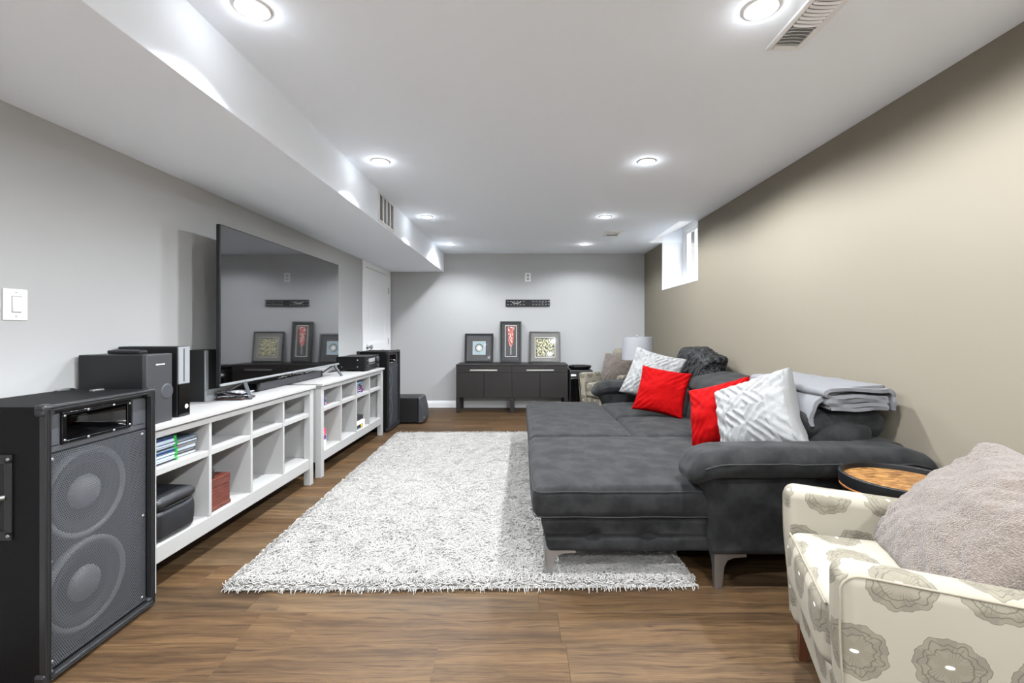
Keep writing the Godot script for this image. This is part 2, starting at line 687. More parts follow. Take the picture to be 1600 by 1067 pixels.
func floral() -> ImageTexture:
	var sz := 768
	var tile := 0.41
	var spots := [Vector2(0.09, 0.105), Vector2(0.298, 0.095), Vector2(0.195, 0.305), Vector2(0.397, 0.312)]
	var turns := [0.3, 1.9, 4.1, 2.6]
	return tex(sz, sz, func(i: int, j: int):
		var p := Vector2(i, j) * tile / sz
		var c := Color(0.535, 0.51, 0.455)
		for k in 4:
			var q: Vector2 = p - spots[k]
			q.x -= roundf(q.x / tile) * tile
			q.y -= roundf(q.y / tile) * tile
			q.x *= 0.94
			var r := q.length()
			if r > 0.095:
				continue
			var a: float = atan2(q.y, q.x) + turns[k]
			var wob := sin(a * 7.0) * 0.03 + sin(a * 12.0 + 1.3 + k) * 0.03 + sin(a * 3.0 + k) * 0.035 + sin(a * 29.0) * 0.010
			var edge := 0.076 * (1.0 + wob)
			if r > edge:
				continue
			var s := r / edge
			c = Color(0.44, 0.418, 0.362)
			if sin(a * 5.0 + k) > 0.1 and s > 0.55:
				c = Color(0.415, 0.392, 0.338)
			# petal outlines at three distances and fine veins
			for ring in [[1.0, 0.0], [0.80, 0.9], [0.60, 2.1]]:
				var rr: float = ring[0] * (1.0 + (sin(a * 6.0 + ring[1] * 3.0) * 0.05 + sin(a * 13.0 + ring[1]) * 0.04 if ring[0] < 1.0 else 0.0))
				if absf(s - rr) < 0.018:
					c = Color(0.32, 0.30, 0.255)
			var vein := sin(a * 34.0 + sin(s * 9.0 + k) * 1.4)
			if vein > 0.72 and s > 0.14 and s < 0.58 + 0.3 * sin(a * 5.0):
				c = c.lerp(Color(0.33, 0.31, 0.26), 0.6)
			if Vector2(q.x * 0.7, q.y * 1.4).length() < 0.007:
				c = Color(0.90, 0.89, 0.84)
		return c)


# ------------------------------------------------------------------ the room
func ceiling_light(row: int, side: int) -> void:
	var d: float = [-1.35, 0.13, 1.61, 3.075, 4.58, 6.055][row]
	var px: float = [-0.95, 0.85][side]
	var where: String = ["behind the viewer", "above the viewer", "nearest in view", "second in view", "third in view", "by the far wall"][row]
	var line: String = ["of the bulkhead row", "of the beige-wall row"][side]
	var t := thing("ceiling_light", "round white recessed pot light %s, %s" % [line, where], "ceiling light", P(px, CEIL, d), 0.0, "recessed ceiling pot lights")
	var g := Geo.new()
	g.lathe([Vector2(0.052, -0.0005), Vector2(0.053, -0.006), Vector2(0.057, -0.0055), Vector2(0.061, -0.0025), Vector2(0.063, 0.0)], 40)
	part(t, "trim_ring", g, mt["trim white"])
	g = Geo.new()
	g.lathe([Vector2(0.0, -0.0052), Vector2(0.03, -0.005), Vector2(0.0515, -0.003), Vector2(0.0525, 0.0)], 40)
	part(t, "lens", g, mt["lamp lens"])
	var l := SpotLight3D.new()
	l.name = "glow"
	l.light_color = Color(0.958, 0.978, 1.0)
	l.light_energy = LAMP_POWER * [1.6, 0.9, 1.0, 1.0, [0.80, 0.80][side], [0.36, 0.20][side]][row] * [1.0, 0.86][side]
	l.light_size = 0.045
	l.spot_range = 14.0
	l.spot_attenuation = 2.0
	l.spot_angle = [62.0, 86.0][side] if row < 5 else 76.0
	l.spot_angle_attenuation = [0.6, 0.35][side]
	l.shadow_enabled = true
	l.position = Vector3(0, -0.012, 0)
	l.rotation_degrees = Vector3(-90, [-90.0, 0.0][side], 0)
	if side == 0 and row < 5:  # the lamps beside the bulkhead are tipped a little away from it
		l.rotation_degrees = Vector3(-75, -90, 0)
	t.add_child(l)
	# the slightly domed lens also spills a faint ring of light on the ceiling
	var spill := OmniLight3D.new()
	spill.name = "spill"
	spill.light_color = l.light_color
	spill.light_energy = 0.007
	spill.light_size = 0.012
	spill.omni_range = 14.0
	spill.omni_attenuation = 2.0
	spill.shadow_enabled = true
	spill.position = Vector3(0, -0.028, 0)
	t.add_child(spill)


func room() -> void:
	var g := Geo.new()
	g.span(WALL_L - 0.15, WALL_R + 0.42, -0.2, -0.008, NEAR - 0.15, BACK + 0.15)
	struct("floor", g, mt["floor joint"], "brown wood-look plank floor laid across the room")
	# ceiling with the notch of the window well
	g = Geo.new()
	g.span(WALL_L - 0.15, 1.66, CEIL, CEIL + 0.30, NEAR - 0.15, BACK + 0.15)
	g.span(1.66, WALL_R + 0.42, CEIL, CEIL + 0.30, NEAR - 0.15, 4.77)
	g.span(1.66, WALL_R + 0.42, CEIL, CEIL + 0.30, 5.95, BACK + 0.15)
	g.span(1.66, WALL_R + 0.42, CEIL + 0.25, CEIL + 0.30, 4.77, 5.95)
	struct("ceiling", g, mt["ceiling white"], "smooth white ceiling")
	g = Geo.new()
	g.rspan(WALL_L, -1.156, 2.036, CEIL + 0.01, NEAR, BACK, 0.003, 1)
	struct("ceiling_bulkhead", g, mt["ceiling white"], "boxed white bulkhead running along the left wall under the ceiling")
	g = Geo.new()
	g.span(WALL_L - 0.15, WALL_L, 0, CEIL, NEAR - 0.15, BACK + 0.15)
	struct("wall_left", g, mt["wall grey"], "light grey wall behind the television")
	g = Geo.new()
	g.span(WALL_L, WALL_R, 0, CEIL, BACK, BACK + 0.15)
	struct("wall_back", g, mt["wall grey"], "light grey far wall above the dark sideboard")
	g = Geo.new()
	g.span(WALL_L, WALL_R, 0, CEIL, NEAR - 0.15, NEAR)
	struct("wall_front", g, mt["trim white"])
	g = Geo.new()
	g.span(WALL_R, WALL_R + 0.27, 0, CEIL, NEAR - 0.15, 4.765)
	g.span(WALL_R, WALL_R + 0.27, 0, CEIL, 5.965, BACK + 0.15)
	g.span(WALL_R, WALL_R + 0.27, 0, 1.685, 4.765, 5.965)
	g.span(WALL_R + 0.27, WALL_R + 0.42, 0, 1.69, 4.6, 6.1)
	g.span(WALL_R + 0.27, WALL_R + 0.42, 1.69, CEIL + 0.25, NEAR - 0.15, 4.77)
	g.span(WALL_R + 0.27, WALL_R + 0.42, 1.69, CEIL + 0.25, 5.95, BACK + 0.15)
	g.span(WALL_R + 0.27, WALL_R + 0.42, 2.505, CEIL + 0.25, 4.77, 5.95)
	struct("wall_right", g, mt["wall beige"], "beige wall behind the sofa")
	for b in [["baseboard_back", WALL_L, WALL_R, BACK - 0.014, BACK]]:
		g = Geo.new()
		g.x = Transform3D(Basis(Vector3.UP, PI / 2), Vector3.ZERO)
		baseboard_profile(g, BACK, WALL_L, WALL_R)
		g.x = Transform3D()
		struct("baseboard_back", g, mt["trim white"], "white moulded baseboard along the far wall")
	g = Geo.new()
	g.rspan(WALL_L, WALL_L + 0.014, 0, 0.10, NEAR, 5.6, 0.004)
	struct("baseboard_left", g, mt["trim white"])
	g = Geo.new()
	g.rspan(WALL_R - 0.014, WALL_R, 0, 0.10, NEAR, BACK - 0.02, 0.004)
	struct("baseboard_right", g, mt["trim white"])


func baseboard_profile(g: Geo, d: float, x0: float, x1: float) -> void:
	# profile (out of the wall, up), run along x
	var prof := [Vector2(0.0, 0.0), Vector2(0.015, 0.0), Vector2(0.015, 0.062), Vector2(0.012, 0.068), Vector2(0.012, 0.080), Vector2(0.007, 0.090), Vector2(0.005, 0.102), Vector2(0.0, 0.104)]
	g.x = Transform3D(Basis(Vector3(0, 0, 1), Vector3(0, 1, 0), Vector3(-1, 0, 0)), Vector3(0, 0, -d))
	g.prism(prof, -x1, -x0)


func planks() -> void:
	var floor_node: Node3D = get_node("floor")
	var w := 0.187
	var r := RandomNumberGenerator.new()
	r.seed = 4
	var d := NEAR - 0.03
	var row := 0
	while d < BACK:
		var px := WALL_L - r.randf() * 1.1
		while px < WALL_R:
			var l := 1.22
			var x0 := maxf(px, WALL_L)
			var x1 := minf(px + l, WALL_R)
			var d1 := minf(d + w, BACK)
			if x1 - x0 > 0.03:
				var g := Geo.new()
				plank_shape(g, x0 + 0.0002, x1 - 0.0002, maxf(d, NEAR) + 0.0002, d1 - 0.0002, Vector2(r.randf(), r.randf()), r.randf() < 0.5)
				part(floor_node, "plank", g, mt["plank %d" % (r.randi() % 6)])
			px += l
		d += w
		row += 1


func plank_shape(g: Geo, x0: float, x1: float, d0: float, d1: float, o: Vector2, flip: bool) -> void:
	var b := 0.0011
	var low := -0.0075
	var uv := func(p: Vector3): return o + Vector2((p.x - x0) / 1.9 * (-1.0 if flip else 1.0), (-p.z - d0) / 0.95)
	var top := [P(x0 + b, 0, d0 + b), P(x1 - b, 0, d0 + b), P(x1 - b, 0, d1 - b), P(x0 + b, 0, d1 - b)]
	var mid := [P(x0, -0.0009, d0), P(x1, -0.0009, d0), P(x1, -0.0009, d1), P(x0, -0.0009, d1)]
	var bot := [P(x0, low, d0), P(x1, low, d0), P(x1, low, d1), P(x0, low, d1)]
	g.face(top, top.map(uv))
	for i in 4:
		var j := (i + 1) % 4
		var q := [mid[i], mid[j], top[j], top[i]]
		g.face(q, q.map(uv))
		q = [bot[i], bot[j], mid[j], mid[i]]
		g.face(q, q.map(uv))


func door_and_window() -> void:
	# white panelled door at the far end of the left wall
	var xw := WALL_L
	var d0 := 5.71
	var d1 := 6.70
	var g := Geo.new()
	var slab := struct("door_1", frame_door(d0, d1), mt["trim white"], "white panelled door at the far end of the left wall")
	for s in [[d0 - 0.095, d0 - 0.004, 0.0, 2.036], [d1 + 0.004, d1 + 0.10, 0.0, 2.036], [d0 - 0.004, d1 + 0.004, 1.962, 2.036]]:
		g = Geo.new()
		g.rspan(xw, xw + 0.02, s[2], s[3], s[0], s[1], 0.006, 2)
		part(slab, "casing", g, mt["trim white"])
	for y in [0.25, 1.0, 1.74]:
		g = Geo.new()
		g.lathe([Vector2(0, -0.045), Vector2(0.007, -0.044), Vector2(0.007, 0.044), Vector2(0, 0.045)], 10, P(xw + 0.018, y, d1 - 0.004))
		part(slab, "hinge", g, mt["steel"])
	g = Geo.new()
	g.x = Transform3D(Basis(Vector3.BACK, -PI / 2), P(xw + 0.012, 0.95, d0 + 0.07))
	g.lathe([Vector2(0.03, 0.0), Vector2(0.03, 0.006), Vector2(0.011, 0.010), Vector2(0.011, 0.035), Vector2(0.026, 0.045), Vector2(0.028, 0.058), Vector2(0.018, 0.068), Vector2(0, 0.07)], 20)
	part(slab, "door_knob", g, mt["steel"])
	# window well high in the beige wall
	g = Geo.new()
	g.span(WALL_R - 0.001, 2.125, 1.685, 1.694, 4.765, 5.965)
	g.span(WALL_R - 0.001, 2.125, 1.694, CEIL + 0.25, 5.955, 5.967)
	g.span(WALL_R - 0.001, 2.125, 1.694, CEIL + 0.25, 4.763, 4.775)
	# cheeks of the ceiling notch
	g.span(1.655, WALL_R, CEIL + 0.0005, CEIL + 0.25, 5.945, 5.953)
	g.span(1.655, WALL_R, CEIL + 0.0005, CEIL + 0.25, 4.767, 4.775)
	# sloping head of the well
	g.face([P(1.655, CEIL, 4.77), P(1.655, CEIL, 5.95), P(2.125, 2.505, 5.95), P(2.125, 2.505, 4.77)])
	g.face([P(1.655, CEIL + 0.012, 4.77), P(2.125, 2.517, 4.77), P(2.125, 2.517, 5.95), P(1.655, CEIL + 0.012, 5.95)])
	struct("trim_1", g, mt["trim white"], "white lining of the window well cut into wall and ceiling")
	# corner bead that catches the light round the opening
	g = Geo.new()
	for s in [[P(WALL_R - 0.002, 1.69, 5.963), P(WALL_R - 0.002, CEIL, 5.963)], [P(WALL_R - 0.002, 1.69, 4.767), P(WALL_R - 0.002, CEIL, 4.767)], [P(WALL_R - 0.002, 1.69, 4.763), P(WALL_R - 0.002, 1.69, 5.967)]]:
		g.tube(s, 0.005, 8)
	struct("trim_2", g, mt["trim white"], "thin white edge round the window opening")
	var win := struct("window_1", Geo.new() if false else window_frame(), mt["trim white"], "white basement window set deep in the beige wall")
	for s in [[4.84, 5.345, 2.165], [5.315, 5.88, 2.14]]:
		g = Geo.new()
		window_ring(g, s[0], s[1], 1.76, 2.44, s[2] - 0.014, s[2] + 0.014, 0.045)
		var sash := part(win, "sash", g, mt["trim white"])
		g = Geo.new()
		g.span(s[2] - 0.003, s[2] + 0.003, 1.80, 2.40, s[0] + 0.04, s[1] - 0.04)
		part(sash, "pane", g, mt["window glass"])


func frame_door(d0: float, d1: float) -> Geo:
	# a flat slab with two raised-and-recessed panels, drawn as a height field towards the room
	var g := Geo.new()
	var h := 1.958
	var w := d1 - d0
	var prof := func(u: float, y: float) -> float:
		var z := 0.010
		for pn in [[0.17, 0.82, 0.22, 0.84], [0.17, 0.82, 1.0, 1.78]]:
			var e := minf(minf(u - pn[0], pn[1] - u), minf(y - pn[2], pn[3] - y))
			if e > 0.0:
				z = 0.010 - 0.008 * (smoothstep(0.0, 0.018, e) - smoothstep(0.03, 0.07, e) * 0.8)
		return z
	g.grid(60, 110, func(a: float, b: float): return P(WALL_L + prof.call(a * w, b * h), b * h, d0 + a * w), true)
	return g


func window_ring(g: Geo, d0: float, d1: float, y0: float, y1: float, x0: float, x1: float, b: float) -> void:
	g.rspan(x0, x1, y0, y0 + b, d0, d1, 0.004)
	g.rspan(x0, x1, y1 - b, y1, d0, d1, 0.004)
	g.rspan(x0, x1, y0 + b, y1 - b, d0, d0 + b, 0.004)
	g.rspan(x0, x1, y0 + b, y1 - b, d1 - b, d1, 0.004)


func window_frame() -> Geo:
	var g := Geo.new()
	window_ring(g, 4.775, 5.953, 1.694, 2.505, 2.11, 2.20, 0.07)
	return g


func vents_and_plates() -> void:
	# register in the ceiling near the viewer
	var t := thing("ceiling_vent", "white louvred ceiling register beside the near pot light", "air vent", P(1.058, CEIL, 1.69))
	register(t, 0.140, 0.305, 13, 0.094, 0.252)
	t = thing("ceiling_vent", "small white ceiling register near the window well at the far end", "air vent", P(1.09, CEIL, 5.38))
	register(t, 0.20, 0.30, 9, 0.13, 0.22)
	# return grille on the face of the bulkhead
	t = thing("bulkhead_vent", "white upright return-air grille on the face of the bulkhead", "air vent", P(-1.156, 2.172, 3.90))
	var g := world_geo(t)
	for s in [[2.052, 2.068, 3.675, 4.125], [2.276, 2.292, 3.675, 4.125], [2.068, 2.276, 3.675, 3.70], [2.068, 2.276, 4.10, 4.125]]:
		g.rspan(-1.157, -1.145, s[0], s[1], s[2], s[3], 0.004)
	part(t, "frame", g, mt["trim white"])
	g = world_geo(t)
	g.span(-1.158, -1.1545, 2.066, 2.278, 3.698, 4.102)
	part(t, "backing", g, mt["grille backing"])
	for k in 3:
		g = world_geo(t)
		var dd: float = 3.70 + 0.1 * (k + 1)
		g.rspan(-1.157, -1.145, 2.066, 2.278, dd - 0.012, dd + 0.012, 0.004)
		part(t, "bar", g, mt["trim white"])
	for k in 20:
		g = world_geo(t)
		var dd: float = 3.708 + 0.0205 * k
		g.face([P(-1.155, 2.068, dd + 0.012), P(-1.155, 2.276, dd + 0.012), P(-1.148, 2.276, dd), P(-1.148, 2.068, dd)])
		g.face([P(-1.155, 2.068, dd + 0.012), P(-1.148, 2.068, dd), P(-1.148, 2.276, dd), P(-1.155, 2.276, dd + 0.012)])
		part(t, "slat", g, mt["trim white"])
	# rocker switch on the left wall
	t = thing("light_switch", "white rocker light switch on the left wall above the large speaker", "light switch", P(WALL_L, 1.267, 1.765))
	g = world_geo(t)
	g.rspan(WALL_L, WALL_L + 0.007, 1.206, 1.328, 1.722, 1.808, 0.005, 2)
	part(t, "plate", g, mt["white plastic"])
	g = world_geo(t)
	g.span(WALL_L + 0.003, WALL_L + 0.0075, 1.236, 1.300, 1.749, 1.783)
	part(t, "gap", g, mt["vent slot"])
	g = world_geo(t)
	g.x = g.x * Transform3D(Basis(Vector3.BACK, deg_to_rad(5)), Vector3.ZERO).translated(Vector3.ZERO)
	g.x = t.transform.affine_inverse() * Transform3D(Basis(Vector3.BACK, deg_to_rad(5)), P(WALL_L + 0.008, 1.268, 1.766))
	g.rbox(Vector3.ZERO, Vector3(0.008, 0.059, 0.030), 0.002)
	part(t, "rocker", g, mt["white plastic"])
	for y in [1.222, 1.314]:
		g = world_geo(t)
		g.x = t.transform.affine_inverse() * Transform3D(Basis(Vector3.BACK, -PI / 2), P(WALL_L + 0.007, y, 1.765))
		g.lathe([Vector2(0.0035, 0.0), Vector2(0.003, 0.0008), Vector2(0, 0.001)], 10)
		part(t, "screw", g, mt["steel"])
	# blank plate and mounting rail on the far wall
	t = thing("wall_outlet", "small white wall plate on the far wall above the metal rail", "outlet", P(0.105, 1.955, BACK))
	g = world_geo(t)
	g.rspan(0.062, 0.148, 1.893, 2.022, BACK - 0.007, BACK, 0.005, 2)
	part(t, "plate", g, mt["white plastic"])
	for y in [1.93, 1.982]:
		g = world_geo(t)
		g.rspan(0.086, 0.122, y - 0.019, y + 0.019, BACK - 0.0085, BACK - 0.006, 0.003)
		part(t, "socket", g, mt["furniture white"])
	t = thing("mounting_rail", "black perforated steel television mounting rail screwed to the far wall", "wall bracket", P(0.10, 1.57, BACK))
	g = world_geo(t)
	rail(g)
	part(t, "rail_plate", g, mt["black metal"])
	for s in [[-0.13, 1.585], [0.325, 1.568]]:
		g = Geo.new()
		g.x = t.transform.affine_inverse() * Transform3D(Basis(Vector3.RIGHT, PI / 2), P(s[0], s[1], BACK - 0.006))
		g.lathe([Vector2(0.010, 0.0), Vector2(0.010, 0.004), Vector2(0.006, 0.007), Vector2(0, 0.008)], 8)
		part(t, "bolt", g, mt["steel"])
	# white cable tie hanging in the rail
	g = world_geo(t)
	g.tube([P(-0.13, 1.585, BACK - 0.014), P(-0.115, 1.567, BACK - 0.014), P(-0.06, 1.566, BACK - 0.014), P(-0.02, 1.573, BACK - 0.014), P(-0.005, 1.588, BACK - 0.012)], 0.0045, 6)
	part(t, "cable_tie", g, mt["white plastic"])


func register(t: Node3D, w: float, l: float, n: int, iw: float, il: float) -> void:
	# frame round an opening, louvres bowed across it
	var g := Geo.new()
	var b := (w - iw) / 2
	var e := (l - il) / 2
	g.rbox(Vector3(-(iw + b) / 2, -0.003, 0), Vector3(b, 0.010, l), 0.004)
	g.rbox(Vector3((iw + b) / 2, -0.003, 0), Vector3(b, 0.010, l), 0.004)
	g.rbox(Vector3(0, -0.003, -(il + e) / 2), Vector3(iw, 0.010, e), 0.004)
	g.rbox(Vector3(0, -0.003, (il + e) / 2), Vector3(iw, 0.010, e), 0.004)
	part(t, "frame", g, mt["trim white"])
	g = Geo.new()
	g.box(Vector3(0, -0.0015, 0), Vector3(iw, 0.002, il))
	part(t, "backing", g, mt["vent slot"])
	for k in n:
		var z := -il / 2 + il * (k + 0.5) / n
		var tilt := 0.006 if k < n / 2 else -0.006
		g = Geo.new()
		g.grid(8, 1, func(a: float, c: float):
			var px := lerpf(-iw / 2, iw / 2, a)
			var bow := (1.0 - pow(2.0 * a - 1.0, 2.0)) * 0.006 * signf(tilt)
			return Vector3(px, -0.004 - 0.006 * c, z + bow + tilt * c - (0.004 if tilt > 0 else -0.004)), true)
		g.grid(8, 1, func(a: float, c: float):
			var px := lerpf(iw / 2, -iw / 2, a)
			var bow := (1.0 - pow(2.0 * a - 1.0, 2.0)) * 0.006 * signf(tilt)
			return Vector3(px, -0.004 - 0.006 * c, z + 0.0022 + bow + tilt * c - (0.004 if tilt > 0 else -0.004)), true)
		g.grid(8, 1, func(a: float, c: float):
			var px := lerpf(-iw / 2, iw / 2, a)
			var bow := (1.0 - pow(2.0 * a - 1.0, 2.0)) * 0.006 * signf(tilt)
			return Vector3(px, -0.010, z + 0.0022 * (1.0 - c) + bow + tilt - (0.004 if tilt > 0 else -0.004)), true)
		part(t, "louvre", g, mt["trim white"])


func rail(g: Geo) -> void:
	var x0 := -0.228
	var x1 := 0.434
	var y0 := 1.518
	var y1 := 1.620
	var f := BACK - 0.012
	var bk := BACK - 0.008
	# flanges
	g.rspan(x0, x1, y1 - 0.012, y1, f - 0.012, BACK, 0.002)
	g.rspan(x0, x1, y0, y0 + 0.012, f - 0.012, BACK, 0.002)
	# web between two rows of slots
	for r in [[y0 + 0.012, y0 + 0.021], [y0 + 0.035, y1 - 0.035], [y1 - 0.021, y1 - 0.012]]:
		g.span(x0, x1, r[0], r[1], f, bk)
	for r in [[y0 + 0.021, y0 + 0.035], [y1 - 0.035, y1 - 0.021]]:
		var px := x0
		for k in 14:
			var s := x0 + 0.018 + k * 0.0475
			if k == 6 or k == 7:
				continue
			g.span(px, s, r[0], r[1], f, bk)
			px = s + 0.030
		g.span(px, x1, r[0], r[1], f, bk)


# ------------------------------------------------------------------ rug
func rug() -> void:
	var t := thing("rug", "large white shaggy rug on the plank floor", "rug", P(-0.288, 0, 3.54), deg_to_rad(0.8))
	var w := 2.09
	var l := 2.98
	var g := Geo.new()
	g.rbox(Vector3(0, 0.006, 0), Vector3(w, 0.012, l), 0.005)
	part(t, "backing", g, mt["rug backing"])
	var mm := MultiMesh.new()
	mm.transform_format = MultiMesh.TRANSFORM_3D
	mm.use_colors = true
	mm.mesh = tuft().mesh()
	var r := RandomNumberGenerator.new()
	r.seed = 8
	var pitch := 0.0125
	var nx := int(w / pitch)
	var nz := int(l / pitch)
	var where: Array[Transform3D] = []
	var lean := FastNoiseLite.new()
	lean.seed = 3
	lean.frequency = 1.0
	for i in nx:
		for j in nz:
			var px := -w / 2 + (i + r.randf()) * pitch
			var pz := -l / 2 + (j + r.randf()) * pitch
			var hgt := 0.86 + 0.35 * r.randf() + 0.25 * lean.get_noise_2d(px * 11.0, pz * 11.0)
			var dirx := lean.get_noise_2d(px * 7.0, pz * 7.0 + 50.0) * 0.75
			var dirz := lean.get_noise_2d(px * 7.0 + 90.0, pz * 7.0) * 0.75
			# the edge strands spill outwards
			var ex := absf(px) / (w / 2)
			var ez := absf(pz) / (l / 2)
			if ex > 0.975:
				dirx += signf(px) * 0.8
			if ez > 0.98:
				dirz += signf(pz) * 0.9
			var up := Vector3(dirx, 1.0, dirz).normalized()
			var b := Basis(Quaternion(Vector3.UP, up)) * Basis(Vector3.UP, r.randf() * TAU)
			where.append(Transform3D(b.scaled(Vector3.ONE * 1.0) * Basis.from_scale(Vector3(1, hgt, 1)), Vector3(px, 0.010, pz)))
	mm.instance_count = where.size()
	for i in where.size():
		mm.set_instance_transform(i, where[i])
		var c := 0.80 + 0.20 * r.randf()
		mm.set_instance_color(i, Color(c, c, c * 0.995))
	var o := MultiMeshInstance3D.new()
	o.name = "shag_pile"
	o.multimesh = mm
	o.material_override = mt["rug pile"]
	o.set_meta("kind", "stuff")
	t.add_child(o)


func tuft() -> Geo:
	var g := Geo.new()
	var r := RandomNumberGenerator.new()
	r.seed = 2
	for k in 5:
		var a := TAU * k / 5.0 + r.randf()
		var out := Vector3(cos(a), 0, sin(a))
		var base := out * 0.003
		var reach := 0.010 + 0.012 * r.randf()
		var hgt := 0.022 + 0.008 * r.randf()
		g.tube([base, base + out * reach * 0.35 + Vector3.UP * hgt * 0.65, base + out * reach + Vector3.UP * hgt, base + out * reach * 1.9 + Vector3.UP * hgt * 0.88], [0.0017, 0.0021, 0.0022, 0.0015], 4)
	return g


# ------------------------------------------------------------------ sofa
func crown(c: Vector3, s: Vector3, rise: float, bulge: float, wob := 0.004) -> Callable:
	return func(p: Vector3) -> Vector3:
		var q := (p - c) / (s / 2.0)
		var a := clampf(1.0 - q.x * q.x, 0, 1)
		var b := clampf(1.0 - q.z * q.z, 0, 1)
		var e := clampf(1.0 - q.y * q.y, 0, 1)
		var o := p
		o.y += rise * pow(a * b, 0.6) * clampf(q.y, -0.3, 1.0)
		o.x += bulge * e * sqrt(b) * q.x
		o.z += bulge * e * sqrt(a) * q.z
		o += Vector3(noise.get_noise_3dv(p * 5.0), noise.get_noise_3dv(p * 5.0 + Vector3(9, 3, 1)), noise.get_noise_3dv(p * 5.0 + Vector3(4, 7, 2))) * wob
		return o


func cushion(t: Node3D, called: String, x0: float, x1: float, y0: float, y1: float, d0: float, d1: float, r: float, rise: float, bulge: float, seams: Array, label := "") -> Node3D:
	var c := Vector3((x0 + x1) / 2, (y0 + y1) / 2, -(d0 + d1) / 2)
	var s := Vector3(x1 - x0, y1 - y0, d1 - d0)
	var g := world_geo(t)
	var f := crown(c, s, rise, bulge)
	g.rbox(c, s, r, 4, f, Vector3i(22, 6, 22))
	var o := part(t, called, g, mt["suede"], label)
	for y in seams:  # piping that follows the cushion
		g = world_geo(t)
		var ring := []
		var k := 26
		var rr := r * 0.9
		var hx := s.x / 2 - r
		var hz := s.z / 2 - r
		for q in 4:
			var cx: float = [hx, -hx, -hx, hx][q]
			var cz: float = [hz, hz, -hz, -hz][q]
			for i in 6:
				var a := PI / 2 * (q + i / 5.0)
				ring.append(f.call(c + Vector3(cx + cos(a) * rr * 1.08, y - c.y, cz + sin(a) * rr * 1.08)))
			var nx: float = [-hx, -hx, hx, hx][q]
			var nz: float = [hz, -hz, -hz, hz][q]
			var a1 := PI / 2 * (q + 1)
			for i in range(1, k):
				var m := Vector3(lerpf(cx, nx, float(i) / k), 0, lerpf(cz, nz, float(i) / k))
				ring.append(f.call(c + m + Vector3(cos(a1) * rr * 1.08, y - c.y, sin(a1) * rr * 1.08)))
		g.tube(ring, 0.0024, 6, true)
		part(o, "piping", g, mt["suede seam"])
	return o


